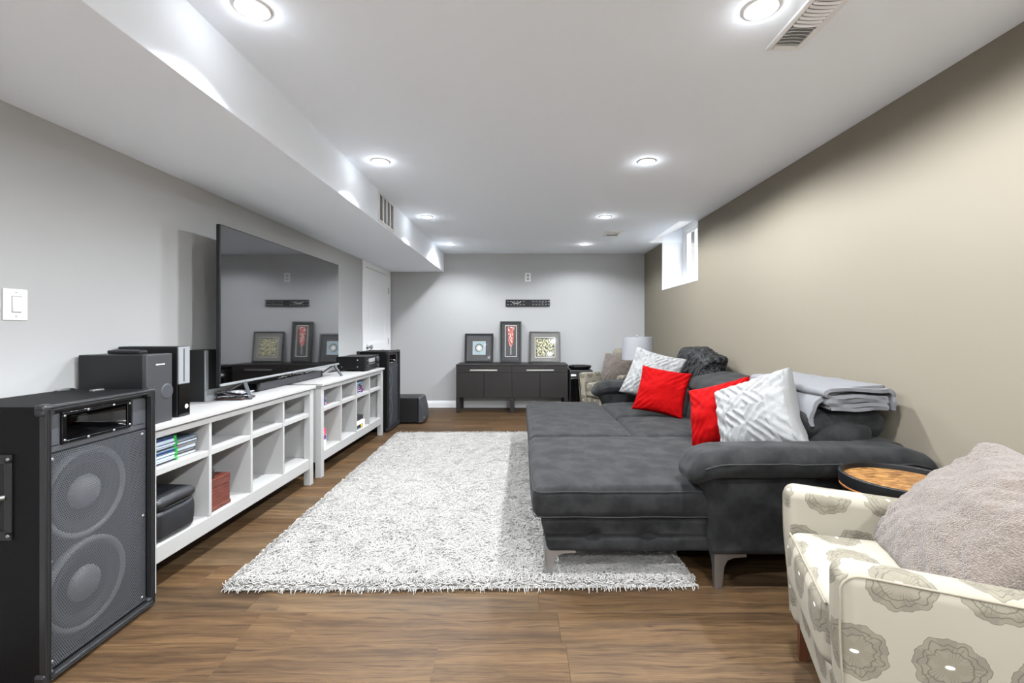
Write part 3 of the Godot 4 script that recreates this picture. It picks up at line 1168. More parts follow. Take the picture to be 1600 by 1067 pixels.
func sofa() -> void:
	var t := thing("sectional_sofa", "charcoal suede sectional sofa with chaise and slim metal legs along the beige wall", "sofa", P(0.92, 0, 3.3))
	var su: Material = mt["suede"]
	# plinths
	var tuft_at := [0.33, 0.585]
	var g := world_geo(t)
	var base_c := Vector3(0.92, 0.228, -2.585)
	g.rbox(base_c, Vector3(1.66, 0.150, 1.01), 0.02, 3, func(p: Vector3):
		var o := p
		# taper to the front end of the chaise, seam and tufts on the long side
		if p.x < 0.3:
			o.x += (0.302 - p.y) * 0.22 * clampf((0.3 - p.x) / 0.2, 0, 1)
		if p.z > -2.095:
			var gr := exp(-pow((p.y - 0.222) / 0.008, 2)) * 0.008
			for q in tuft_at:
				gr += exp(-(pow((p.x - q) / 0.030, 2) + pow((p.y - 0.226) / 0.026, 2))) * 0.034
			o.z -= gr
			o.z += noise.get_noise_3dv(p * 9.0) * 0.004
		return o, Vector3i(90, 18, 8))
	part(t, "chaise_base", g, su)
	g = world_geo(t)
	g.rspan(0.10, 0.785, 0.16, 0.302, 3.10, 4.58, 0.02, 2)
	part(t, "pull_out_base", g, su)
	g = world_geo(t)
	g.rspan(0.79, 1.75, 0.155, 0.302, 3.095, 4.60, 0.02, 2)
	part(t, "seat_base", g, su)
	g = world_geo(t)
	g.rspan(1.56, 1.80, 0.155, 0.64, 2.10, 4.62, 0.04, 3)
	part(t, "back_frame", g, su)
	# seats
	cushion(t, "chaise_cushion", 0.055, 1.42, 0.303, 0.447, 2.068, 3.088, 0.042, 0.020, 0.008, [0.432, 0.318])
	cushion(t, "pull_out_cushion", 0.055, 0.785, 0.303, 0.444, 3.096, 4.59, 0.05, 0.020, 0.006, [])
	for q in [[3.11, 3.855], [3.860, 4.60]]:
		cushion(t, "seat_cushion", 0.792, 1.45, 0.303, 0.425, q[0], q[1], 0.055, 0.045, 0.004, [])
	# backs lean towards the wall
	for q in [[2.20, 3.09], [3.105, 3.855], [3.862, 4.60]]:
		var c := Vector3(1.52, 0.555, -(q[0] + q[1]) / 2)
		var s := Vector3(0.28, 0.33, q[1] - q[0])
		var f := crown(c, s, 0.0, 0.02, 0.006)
		g = world_geo(t)
		g.rbox(c, s, 0.07, 4, func(p: Vector3):
			var o: Vector3 = f.call(p)
			o.x += (p.y - 0.44) * 0.30
			# upright pleats
			if p.x < 1.5:
				o.x += 0.007 * exp(-pow((fposmod(p.z, 0.25) - 0.125) / 0.02, 2))
			return o, Vector3i(6, 10, 26))
		part(t, "back_cushion", g, su)
	# headrests: two folded down, the far one raised
	for q in [[2.235, 3.08, 1.60, 0.697, 0.41, 0.135, 0.0], [3.11, 3.85, 1.575, 0.735, 0.36, 0.125, 10.0], [3.93, 4.59, 1.66, 0.825, 0.13, 0.24, -12.0]]:
		var s := Vector3(q[4], q[5], q[1] - q[0])
		var f := crown(Vector3.ZERO, s, 0.014, 0.014, 0.006)
		g = world_geo(t)
		g.x = g.x * Transform3D(Basis(Vector3.BACK, deg_to_rad(q[6])), P(q[2], q[3], (q[0] + q[1]) / 2))
		g.rbox(Vector3.ZERO, s, 0.055, 4, f, Vector3i(12, 8, 24))
		part(t, "headrest", g, su)
	# arms: an upright side that swells out under a soft pad
	for q in [[2.035, 2.20, 1.97, 2.19], [4.63, 4.80, 4.60, 4.84]]:
		g = world_geo(t)
		g.rspan(0.850, 1.785, 0.155, 0.585, q[0], q[1], 0.03, 4, func(p: Vector3):
			var o := p
			var k := smoothstep(0.30, 0.56, p.y)
			if p.x < 1.1:
				o.x -= 0.085 * k * k * (1.1 - p.x) / 0.25
			o += Vector3(0, 0, 1) * noise.get_noise_3dv(p * 4.0) * 0.006
			return o, Vector3i(20, 22, 4))
		part(t, "arm_side", g, su)
		var c := Vector3(1.293, 0.576, -(q[2] + q[3]) / 2)
		var s := Vector3(1.095, 0.122, q[3] - q[2])
		var f := crown(c, s, 0.012, 0.008, 0.006)
		var pad := func(p: Vector3):
			var o: Vector3 = f.call(p)
			# both ends roll over and down
			var u := (p.x - c.x) / (s.x / 2)
			o.y -= 0.055 * pow(clampf((-u - 0.70) / 0.30, 0, 1), 2.0) + 0.045 * pow(clampf((u - 0.72) / 0.28, 0, 1), 2.0)
			return o
		g = world_geo(t)
		g.rbox(c, s, 0.058, 5, pad, Vector3i(34, 3, 6))
		var o := part(t, "arm_pad", g, su)
		var near: bool = q[0] < 3.0
		g = world_geo(t)
		var line := []
		var line_z: float = c.z + (s.z / 2 if near else s.z / 2)
		for i in 41:
			line.append(pad.call(Vector3(lerpf(0.80, 1.78, i / 40.0), 0.588, line_z + 0.001)))
		g.tube(line, 0.003, 6)
		part(o, "piping", g, mt["suede seam"])
	# brushed metal corner legs
	for q in [[0.118, 2.10, 1.0, 1.0, 0.155], [0.885, 2.055, 1.0, 1.0, 0.157], [0.135, 4.54, 1.0, -1.0, 0.16], [1.74, 2.08, -1.0, 1.0, 0.157], [1.74, 4.76, -1.0, -1.0, 0.157], [0.885, 4.76, 1.0, -1.0, 0.157]]:
		g = world_geo(t)
		var hgt: float = q[4]
		var prof := [Vector2(0, 0), Vector2(0.024, 0), Vector2(0.034, hgt * 0.62), Vector2(0.048, hgt * 0.80), Vector2(0.075, hgt * 0.875), Vector2(0.135, hgt * 0.905), Vector2(0.135, hgt), Vector2(0, hgt)]
		for w in 2:
			var b := Basis(Vector3(q[2], 0, 0), Vector3.UP, Vector3(0, 0, q[2])) if w == 0 else Basis(Vector3(0, 0, -q[3]), Vector3.UP, Vector3(q[3], 0, 0))
			var g2 := Geo.new()
			g2.x = t.transform.affine_inverse() * Transform3D(b, P(q[0], 0.0, q[1]))
			var lo := -0.010
			var hi := 0.0
			g2.prism(prof, lo, hi, 0.0015)
			var s0 := g.v.size()
			g.v.append_array(g2.v)
			g.n.append_array(g2.n)
			g.t.append_array(g2.t)
			for i in g2.ix:
				g.ix.append(i + s0)
		part(t, "leg", g, mt["steel"], "slim brushed metal corner leg")


# ------------------------------------------------------------------ pillows
func pillow(g: Geo, hw: float, hh: float, thick: float, ribs: Callable, k := 56, pinch := 0.075) -> void:
	for side in [1.0, -1.0]:
		g.grid(k, k, func(a: float, b: float):
			var u: float = (a * 2.0 - 1.0) * side
			var w: float = b * 2.0 - 1.0
			# denser towards the seams
			u = sin(u * PI / 2) * 0.35 + u * 0.65
			w = sin(w * PI / 2) * 0.35 + w * 0.65
			var pu := 1.0 - u * u
			var pw := 1.0 - w * w
			var px := hw * u * (1.0 - pinch * pw)
			var py := hh * w * (1.0 - pinch * pu)
			var z := thick / 2 * pow(clampf(pu * pw, 0, 1), 0.36)
			var edge := clampf(minf(pu, pw) * 6.0, 0, 1)
			var wr := noise.get_noise_3d(px * 6.0 + hw * 40.0, py * 6.0, side * 3.0) * 0.012 + noise.get_noise_3d(px * 17.0, py * 11.0, side * 5.0 + 20.0) * 0.006
			# creases run in from the corners
			var cr := sin((absf(u) - absf(w)) * 22.0) * 0.004 * clampf(absf(u * w) * 2.2, 0, 1)
			var rb: float = ribs.call(px, py, side)
			var p := Vector3(px, py, side * (z + (wr + cr + rb) * edge))
			# the whole cushion sags a little
			p.z += noise.get_noise_2d(px * 3.0 + 7.0, py * 3.0) * 0.02
			p.y -= 0.02 * (1.0 - absf(w)) * 0.0
			return p, false)
	g.smooth(0, 0)


func plain(_x: float, _y: float, _s: float) -> float:
	return 0.0


func cable(px: float, py: float, s: float) -> float:
	if s < 0.0:
		return 0.0
	# three upright panels: twisted cables at the sides, nested diamonds in the middle
	var r := 0.0
	var m := absf(px)
	if m < 0.105:
		var q := absf(fposmod(py + 0.09, 0.18) - 0.09)
		var dd := m + q * 0.9
		r = 0.010 * pow(0.5 + 0.5 * cos(dd * TAU / 0.048), 1.5)
	elif m < 0.125 or (m > 0.185 and m < 0.20):
		r = 0.008
	elif m < 0.185:
		var a := sin(py * 62.0 + m * 80.0 * signf(px))
		r = 0.009 * (0.5 + 0.5 * a)
	else:
		r = 0.006 * (0.5 + 0.5 * sin((py - m) * 120.0))
	return r


func pillows_and_throws() -> void:
	var spots := [
		["knit_pillow", "white cable-knit throw pillow leaning on the nearest end of the sofa", "throw pillow", Vector3(1.275, 0.700, -2.45), Vector3(-0.80, 0.46, 0.42), 27.0, 0.222, 0.222, 0.27, "white knit", "white knit pillows on the sofa"],
		["knit_pillow", "white cable-knit throw pillow at the far arm of the sofa, behind a red one", "throw pillow", Vector3(1.235, 0.735, -4.27), Vector3(-0.42, 0.48, 0.76), -14.0, 0.245, 0.245, 0.16, "white knit", "white knit pillows on the sofa"],
		["red_pillow", "bright red throw pillow squeezed behind the nearest white knit pillow", "throw pillow", Vector3(1.200, 0.660, -2.74), Vector3(-0.80, 0.40, 0.48), 20.0, 0.20, 0.20, 0.18, "red cotton", "red pillows on the sofa"],
		["red_pillow", "bright red square throw pillow standing on the far seats of the sofa", "throw pillow", Vector3(1.175, 0.655, -3.80), Vector3(-0.34, 0.50, 0.80), -9.0, 0.205, 0.205, 0.15, "red cotton", "red pillows on the sofa"],
	]
	for s in spots:
		var t := thing(s[0], s[1], s[2], s[3], 0.0, s[10])
		t.basis = facing(s[4], s[5])
		var g := Geo.new()
		var is_knit: bool = s[9] == "white knit"
		pillow(g, s[6], s[7], s[8], cable if is_knit else plain, 110 if is_knit else 48)
		part(t, "cover", g, mt[s[9]])
		if s[1].contains("squeezed"):
			g = Geo.new()
			g.box(Vector3(-0.05, -0.204, 0.004), Vector3(0.012, 0.012, 0.003))
			part(t, "care_tag", g, mt["white plastic"], "tiny white care tag")
	# grey blanket folded on the near headrest
	var b := thing("folded_blanket", "thick grey fleece blanket folded on the headrest at the near end of the sofa", "blanket", P(1.61, 0.772, 2.55))
	var g := world_geo(b)
	var path: Array[Vector2] = []
	# from the innermost fold outwards: serpentine layers, then the wrap over the top and down the wall side
	var xs := [1.50, 1.765]
	var y := 0.786
	for k in 4:
		var right := k % 2 == 0
		for i in 13:
			var u := i / 12.0
			var px := lerpf(xs[0], xs[1], u if right else 1.0 - u)
			path.append(Vector2(px, y + sin(px * 26.0 + k) * 0.0035))
		if k < 3:
			for i in range(1, 5):
				var a := -PI / 2 + PI * i / 5.0
				var cx: float = xs[1] if right else xs[0]
				path.append(Vector2(cx + cos(a) * 0.009 * (1 if right else -1), y + 0.0095 + sin(a) * 0.0095))
		y += 0.019
	y -= 0.019
	# wide soft turn at the left and back over the top
	for i in range(1, 8):
		var a := -PI / 2 + PI * i / 8.0
		path.append(Vector2(xs[0] - cos(a) * 0.025, y + 0.016 + sin(a) * 0.016))
	for i in 12:
		path.append(Vector2(lerpf(xs[0] + 0.005, 1.775, i / 11.0), y + 0.033 + sin(i * 0.5) * 0.003))
	for i in range(1, 9):
		var a := PI / 2 - PI / 2 * i / 8.0
		path.append(Vector2(1.775 + cos(a) * 0.033, y + sin(a) * 0.034))
	for i in range(1, 6):
		path.append(Vector2(1.808, lerpf(y, 0.782, i / 5.0)))
	ribbon(g, path, 0.0085, 2.20, 2.92, 16)
	part(b, "folded_layers", g, mt["grey fleece"])
	# the loose front flap that hangs over the edge of the headrest
	g = world_geo(b)
	var flap: Array[Vector2] = []
	for i in 14:
		var u := i / 13.0
		flap.append(Vector2(lerpf(1.78, 1.452, u), lerpf(0.886, 0.856, u * u) - 0.045 * pow(u, 5.0)))
	for i in range(1, 7):
		flap.append(Vector2(1.452 - 0.028 * sin(i / 6.0 * 2.2), 0.811 - 0.019 * i))
	ribbon(g, flap, 0.010, 2.23, 2.96, 18)
	part(b, "loose_flap", g, mt["grey fleece"])
	# black plush throw over the far headrest
	var th := thing("plush_throw", "shiny black plush throw bunched over the raised headrest at the far end", "blanket", P(1.66, 0.72, 4.25))
	g = world_geo(th)
	var c := Vector3(1.665, 0.855, -4.235)
	g.rbox(c, Vector3(0.225, 0.29, 0.76), 0.085, 5, func(p: Vector3):
		var o := p
		o.x += (p.y - 0.85) * 0.22
		var n1 := noise.get_noise_3dv(p * Vector3(9, 7, 7)) * 0.030 + noise.get_noise_3dv(p * Vector3(22, 12, 14) + Vector3(3, 1, 7)) * 0.016
		o += (p - c).normalized() * n1
		if p.y > 0.86:
			o.y -= 0.06 * smoothstep(-4.30, -3.93, p.z) * (p.y - 0.80) / 0.2
		return o, Vector3i(14, 18, 40))
	part(th, "drape", g, mt["black plush"])


func ribbon(g: Geo, path: Array[Vector2], t: float, d0: float, d1: float, steps: int) -> void:
	# a thick sheet that follows the path in x, y and runs in depth from d0 to d1
	var k := path.size()
	var a: Array[Vector2] = []
	var b: Array[Vector2] = []
	for i in k:
		var tg := (path[mini(i + 1, k - 1)] - path[maxi(i - 1, 0)]).normalized()
		var nn := Vector2(-tg.y, tg.x)
		a.append(path[i] + nn * t)
		b.append(path[i] - nn * t)
	var loop := a.duplicate()
	loop.append(path[k - 1] + (path[k - 1] - path[k - 2]).normalized() * t * 0.7)
	b.reverse()
	loop.append_array(b)
	loop.append(path[0] + (path[0] - path[1]).normalized() * t * 0.7)
	var m := loop.size()
	var at := func(i: int, s: float) -> Vector3:
		var q: Vector2 = loop[i % m]
		var d := lerpf(d0, d1, s)
		var w := noise.get_noise_3d(q.x * 4.0, q.y * 8.0, d * 5.0)
		var endw := noise.get_noise_2d(q.x * 14.0, q.y * 40.0) * 0.012 * (1.0 - 2.0 * s)
		return Vector3(q.x + w * 0.004, q.y + w * 0.006, -(d + endw))
	var v0 := g.v.size()
	var i0 := g.ix.size()
	for s in steps + 1:
		for i in m:
			g.add(at.call(i, float(s) / steps))
	for s in steps:
		for i in m:
			var p0 := v0 + s * m + i
			var p1 := v0 + s * m + (i + 1) % m
			g.tri(p0, p1, p1 + m)
			g.tri(p0, p1 + m, p0 + m)
	g.smooth(v0, i0)
	for e in 2:
		var s0 := g.v.size()
		var i1 := g.ix.size()
		for i in m:
			g.add(at.call(i, float(e)), Vector3.BACK if e == 0 else Vector3.FORWARD)
		for i in k - 1:
			var q0 := s0 + i
			var q1 := s0 + i + 1
			var r0 := s0 + k + 1 + (k - 1 - i)
			var r1 := r0 - 1
			if e == 0:
				g.tri(q0, r0, r1)
				g.tri(q0, r1, q1)
			else:
				g.tri(q0, r1, r0)
				g.tri(q0, q1, r1)
		g.smooth(s0, i1)


# ------------------------------------------------------------------ armchairs
func armchairs() -> void:
	var a := make_armchair("cream armchair printed with grey flower heads, nearest the viewer at the lower right")
	a.position = P(1.2187, 0, 1.24)
	a.rotation.y = atan2(-0.94, -0.345)
	copy_of(a, P(1.268, 0, 6.0), atan2(-0.707, 0.707), "cream armchair printed with grey flower heads, in the far corner behind the lamp")
	for q in [["taupe faux-fur pillow filling the seat of the nearest armchair", a, Vector3(0.0, 0.625, -0.04), 0.27, 0.0], ["taupe faux-fur pillow on the armchair in the far corner", get_node("armchair_001"), Vector3(0.0, 0.66, -0.04), 0.235, 4.0]]:
		var t := thing("fur_pillow", q[0], "throw pillow", Vector3.ZERO, 0.0, "fur pillows on the armchairs")
		var b: Basis = Basis(Vector3.UP, q[1].rotation.y) * facing(Vector3(0, 0.75, 0.75) if q[1] == a else Vector3(0, 0.42, 0.9), q[4])
		t.transform = Transform3D(b, q[1].transform * q[2])
		var g := Geo.new()
		var hw: float = q[3]
		pillow(g, hw, hw * 0.90, 0.25, func(px: float, py: float, s: float): return 0.004 * noise.get_noise_2d(px * 60.0, py * 60.0), 64, 0.03)
		part(t, "cover", g, mt["taupe fur"])


func make_armchair(label: String) -> Node3D:
	# front towards +z, 0.65 wide, 0.76 deep
	var t := thing("armchair", label, "armchair", Vector3.ZERO, 0.0, "printed armchairs")
	var fl: Material = mt["floral upholstery"]
	for s in [-1.0, 1.0]:
		var cx: float = s * 0.275
		# arm seen from the side: straight front, softly falling top
		var side := func(p: Vector3):
			var o := p
			var back := clampf((0.39 - p.z) / 0.76, 0, 1)
			o.y -= 0.035 * back * smoothstep(0.3, 0.61, p.y)
			o.z -= 0.020 * (1.0 - smoothstep(0.13, 0.5, p.y)) * smoothstep(0.1, 0.39, p.z)
			# gently flared outwards to the top
			o.x += s * 0.012 * smoothstep(0.2, 0.6, p.y)
			return o
		var g := Geo.new()
		g.rbox(Vector3(cx, 0.372, 0.02), Vector3(0.098, 0.484, 0.74), 0.036, 5, side, Vector3i(3, 12, 16))
		var arm := part(t, "arm", g, fl)
		# dark piping round the outer panel
		g = Geo.new()
		var ring := []
		for i in 21:
			ring.append(side.call(Vector3(cx + s * 0.0485, lerpf(0.14, 0.560, i / 20.0), 0.385)))
		for i in range(1, 9):
			var a := PI / 2 * i / 8.0
			ring.append(side.call(Vector3(cx + s * 0.0465, 0.560 + sin(a) * 0.044, 0.341 + cos(a) * 0.044)))
		for i in range(1, 25):
			ring.append(side.call(Vector3(cx + s * 0.0445, 0.604, lerpf(0.341, -0.34, i / 24.0))))
		g.tube(ring, 0.0028, 6)
		part(arm, "piping", g, mt["upholstery piping"])
	# front rail and body under the seat
	var g := Geo.new()
	g.rbox(Vector3(0, 0.215, 0.015), Vector3(0.455, 0.165, 0.725), 0.025, 3, func(p: Vector3):
		var o := p
		o.z -= 0.02 * (1.0 - smoothstep(0.13, 0.4, p.y)) * smoothstep(0.1, 0.39, p.z)
		return o, Vector3i(4, 4, 4))
	part(t, "seat_rail", g, fl)
	# seat cushion with a welt
	var c := Vector3(0, 0.388, 0.075)
	var s3 := Vector3(0.452, 0.178, 0.64)
	var f := crown(c, s3, 0.022, 0.006, 0.002)
	g = Geo.new()
	g.rbox(c, s3, 0.040, 5, f, Vector3i(14, 5, 14))
	var seat := part(t, "seat_cushion", g, fl)
	g = Geo.new()
	var line := []
	for i in 25:
		line.append(f.call(Vector3(lerpf(-0.215, 0.215, i / 24.0), 0.4655, 0.3845)))
	g.tube(line, 0.003, 6)
	part(seat, "welt", g, mt["upholstery piping"])
	# raked back
	g = Geo.new()
	g.rbox(Vector3(0, 0.515, -0.265), Vector3(0.50, 0.77, 0.15), 0.055, 5, func(p: Vector3):
		var o := p
		var k := smoothstep(0.15, 0.87, p.y)
		o.z -= 0.085 * k
		o.x *= 1.0 + 0.10 * k
		o.y += 0.015 * (1.0 - pow(p.x / 0.25, 2.0)) * smoothstep(0.7, 0.87, p.y)
		return o, Vector3i(10, 14, 3))
	part(t, "backrest", g, fl)
	for sx in [-1.0, 1.0]:
		for sz in [-1.0, 1.0]:
			g = Geo.new()
			var top := Vector3(sx * 0.265, 0.145, 0.325 if sz > 0 else -0.285)
			var foot := top + Vector3(sx * 0.012, -0.145, sz * (0.01 if sz > 0 else 0.045))
			var m := 4
			g.grid(m, 1, func(a: float, b: float):
				var k := int(round(a * m)) % m
				var p := foot.lerp(top, b)
				var h := lerpf(0.013, 0.024, b)
				return p + Vector3([h, h, -h, -h][k], 0, [h, -h, -h, h][k]), false)
			g.face([foot + Vector3(-0.013, 0, -0.013), foot + Vector3(0.013, 0, -0.013), foot + Vector3(0.013, 0, 0.013), foot + Vector3(-0.013, 0, 0.013)])
			hard(g)
			part(t, "leg", g, mt["walnut leg"], "tapered walnut leg")
	return t


func hard(g: Geo) -> void:  # flat shading: every triangle its own corners
	var h := Geo.new()
	for i in range(0, g.ix.size(), 3):
		var p := [g.v[g.ix[i]], g.v[g.ix[i + 2]], g.v[g.ix[i + 1]]]
		if (p[1] - p[0]).cross(p[2] - p[0]).length() > 1e-12:
			h.face(p)
	g.v = h.v
	g.n = h.n
	g.t = h.t
	g.ix = h.ix


# ------------------------------------------------------------------ tables and lamp
func tables_and_lamp() -> void:
	var t := thing("side_table", "round side table with burnished wood top and black metal rim between sofa and near armchair", "side table", P(1.475, 0, 1.762), 0.0, "round side tables")
	var g := Geo.new()
	g.lathe([Vector2(0.0, 0.580), Vector2(0.188, 0.580)], 64)
	g.lathe([Vector2(0.0, 0.574), Vector2(0.001, 0.574)], 8)
	part(t, "table_top", g, mt["burnished wood"])
	g = Geo.new()
	g.lathe([Vector2(0.186, 0.556), Vector2(0.200, 0.556), Vector2(0.203, 0.560), Vector2(0.203, 0.598), Vector2(0.200, 0.602), Vector2(0.192, 0.602), Vector2(0.189, 0.598), Vector2(0.187, 0.578)], 72)
	part(t, "rim", g, mt["black metal"])
	g = Geo.new()
	g.lathe([Vector2(0.0, 0.545), Vector2(0.196, 0.545), Vector2(0.201, 0.548), Vector2(0.201, 0.556), Vector2(0.19, 0.557)], 64)
	part(t, "underside_band", g, mt["copper band"])
	for k in 12:
		var a := TAU * k / 12.0
		g = Geo.new()
		g.tube([Vector3(cos(a) * 0.185, 0.55, sin(a) * 0.185), Vector3(cos(a) * 0.165, 0.28, sin(a) * 0.165), Vector3(cos(a) * 0.15, 0.012, sin(a) * 0.15)], 0.005, 8)
		part(t, "wire_leg", g, mt["black metal"])
	g = Geo.new()
	var ring := []
	for k in 40:
		var a := TAU * k / 40.0
		ring.append(Vector3(cos(a) * 0.15, 0.008, sin(a) * 0.15))
	g.tube(ring, 0.007, 8, true)
	part(t, "foot_ring", g, mt["black metal"])
	copy_of(t, P(1.305, 0, 5.10), 0.4, "round side table under the lamp at the far arm of the sofa")
	# lamp
	var l := thing("table_lamp", "table lamp with white drum shade in the far corner behind the sofa", "lamp", P(1.305, 0.58, 5.10))
	g = Geo.new()
	g.lathe([Vector2(0.0, 0.0), Vector2(0.062, 0.0), Vector2(0.062, 0.012), Vector2(0.035, 0.02), Vector2(0.032, 0.035), Vector2(0.062, 0.085), Vector2(0.070, 0.13), Vector2(0.060, 0.18), Vector2(0.028, 0.225), Vector2(0.016, 0.24), Vector2(0.0, 0.24)], 32)
	part(l, "base", g, mt["lamp ceramic"])
	for k in 6:
		var a := TAU * k / 6.0
		g = Geo.new()
		var vine := []
		for i in 9:
			var u := i / 8.0
			var rr := lerpf(0.052, 0.071, sin(u * PI))
			vine.append(Vector3(cos(a + u * 0.9) * rr, 0.065 + u * 0.125, sin(a + u * 0.9) * rr))
		g.tube(vine, 0.006, 6)
		part(l, "glaze_band", g, mt["lamp blue glaze"], "blue glazed band")
	g = Geo.new()
	g.lathe([Vector2(0.0, 0.24), Vector2(0.006, 0.24), Vector2(0.006, 0.505), Vector2(0.012, 0.512), Vector2(0.014, 0.520), Vector2(0.009, 0.53), Vector2(0.0, 0.533)], 14)
	part(l, "finial_stem", g, mt["steel"])
	g = Geo.new()
	g.lathe([Vector2(0.169, 0.255), Vector2(0.171, 0.255), Vector2(0.166, 0.510), Vector2(0.164, 0.510), Vector2(0.169, 0.255)], 56)
	part(l, "shade", g, mt["lamp shade linen"])
	g = Geo.new()
	for k in 3:
		var a := TAU * k / 3.0
		g.tube([Vector3(0, 0.502, 0), Vector3(cos(a) * 0.164, 0.506, sin(a) * 0.164)], 0.0022, 6)
	part(l, "shade_spider", g, mt["steel"])


# ------------------------------------------------------------------ sideboard and pictures
func sideboard_and_frames() -> void:
	var m: Material = mt["brown black wood"]
	var t := thing("sideboard", "brown-black sideboard on square legs against the far grey wall", "sideboard", P(-0.125, 0, 6.60))
	var x0 := -0.912
	var x1 := 0.660
	var f := 6.385
	var bk := 6.815
	var g := world_geo(t)
	g.rspan(x0, x1, 0.662, 0.682, f - 0.004, bk, 0.003)
	part(t, "top", g, m)
	g = world_geo(t)
	g.span(x0 + 0.004, x1 - 0.004, 0.212, 0.662, f + 0.022, bk)
	part(t, "carcass", g, m)
	for k in 2:
		var a := lerpf(x0, x1, k * 0.5) + 0.0025
		var b := lerpf(x0, x1, (k + 1) * 0.5) - 0.0025
		g = world_geo(t)
		g.rspan(a, b, 0.567, 0.659, f, f + 0.021, 0.002)
		var dr := part(t, "drawer_front", g, m)
		g = world_geo(t)
		var hc: float = [-0.523, 0.268][k]
		g.rspan(hc - 0.192, hc + 0.192, 0.592, 0.612, f - 0.024, f - 0.012, 0.003)
		for e in [-0.15, 0.15]:
			g.span(hc + e - 0.006, hc + e + 0.006, 0.597, 0.607, f - 0.013, f + 0.001)
		part(dr, "handle", g, mt["chrome"], "long brushed metal bar handle")
	for k in 4:
		var a := lerpf(x0, x1, k * 0.25) + 0.0025
		var b := lerpf(x0, x1, (k + 1) * 0.25) - 0.0025
		g = world_geo(t)
		g.rspan(a, b, 0.216, 0.562, f, f + 0.021, 0.002)
		part(t, "door", g, m)
	for px in [x0, -0.155, x1 - 0.055]:
		for d in [f + 0.002, bk - 0.057]:
			g = world_geo(t)
			g.rspan(px, px + 0.055, 0.0, 0.213, d, d + 0.055, 0.002)
			part(t, "leg", g, m)
	# three framed pictures lean on the wall
	picture("small square frame with a round medal-like print, leftmost on the sideboard", -0.622, 0.425, 0.432, 0.30, "mat charcoal", 0.19, 0.20, "print medal", 0.0)
	picture("tall narrow black frame with a red and white paddle-shaped print, middle of the sideboard", -0.150, 0.312, 0.612, 0.12, "mat black", 0.175, 0.47, "print paddle", 0.012)
	picture("square black frame with an ink print in cream, rightmost on the sideboard", 0.358, 0.458, 0.462, 0.28, "mat grey", 0.30, 0.30, "print ink", -0.006)


func picture(label: String, px: float, w: float, h: float, _k: float, mat_of: String, iw: float, ih: float, art: String, dy: float) -> void:
	var t := thing("picture_frame", label, "picture frame", P(px, 0.6825, 6.745), 0.0, "framed pictures on the sideboard")
	t.rotation.x = -asin(0.062 / h)
	var b := 0.030 if mat_of != "mat grey" else 0.020
	var g := Geo.new()
	var dz := 0.024
	g.rbox(Vector3(0, b / 2, dz / 2), Vector3(w, b, dz), 0.005, 2)
	g.rbox(Vector3(0, h - b / 2, dz / 2), Vector3(w, b, dz), 0.005, 2)
	g.rbox(Vector3(-w / 2 + b / 2, h / 2, dz / 2), Vector3(b, h - b * 1.4, dz), 0.005, 2)
	g.rbox(Vector3(w / 2 - b / 2, h / 2, dz / 2), Vector3(b, h - b * 1.4, dz), 0.005, 2)
	part(t, "frame", g, mt["frame black"])
	g = Geo.new()
	g.box(Vector3(0, h / 2, 0.004), Vector3(w - b, h - b, 0.006))
	part(t, "backing", g, mt["frame black"])
	var cy := h / 2 + dy
	# mat with a window, then a narrow fillet, then the print
	g = Geo.new()
	var ow := w - b * 1.5
	var oh := h - b * 1.5
	for s in [[-ow / 2, -iw / 2, -oh / 2, oh / 2], [iw / 2, ow / 2, -oh / 2, oh / 2]]:
		g.rbox(Vector3((s[0] + s[1]) / 2, h / 2, 0.010), Vector3(s[1] - s[0], oh, 0.006), 0.001)
	for s in [[-oh / 2, dy - ih / 2], [dy + ih / 2, oh / 2]]:
		g.rbox(Vector3(0, h / 2 + (s[0] + s[1]) / 2, 0.010), Vector3(iw, s[1] - s[0], 0.006), 0.001)
	part(t, "mat", g, mt[mat_of])
	g = Geo.new()
	var e := 0.009
	for s in [[0.0, -ih / 2 + e / 2, iw, e], [0.0, ih / 2 - e / 2, iw, e], [-iw / 2 + e / 2, 0.0, e, ih], [iw / 2 - e / 2, 0.0, e, ih]]:
		g.rbox(Vector3(s[0], cy + s[1], 0.0105), Vector3(s[2], s[3], 0.007), 0.0015)
	part(t, "fillet", g, mt["fillet silver"])
	g = Geo.new()
	g.face([Vector3(-iw / 2 + e, cy - ih / 2 + e, 0.0085), Vector3(iw / 2 - e, cy - ih / 2 + e, 0.0085), Vector3(iw / 2 - e, cy + ih / 2 - e, 0.0085), Vector3(-iw / 2 + e, cy + ih / 2 - e, 0.0085)], [Vector2(0, 1), Vector2(1, 1), Vector2(1, 0), Vector2(0, 0)])
	part(t, "print", g, mt[art])
	g = Geo.new()
	g.face([Vector3(-w / 2 + b * 0.8, b * 0.8, 0.018), Vector3(w / 2 - b * 0.8, b * 0.8, 0.018), Vector3(w / 2 - b * 0.8, h - b * 0.8, 0.018), Vector3(-w / 2 + b * 0.8, h - b * 0.8, 0.018)])
	part(t, "glass", g, mt["picture glass"])


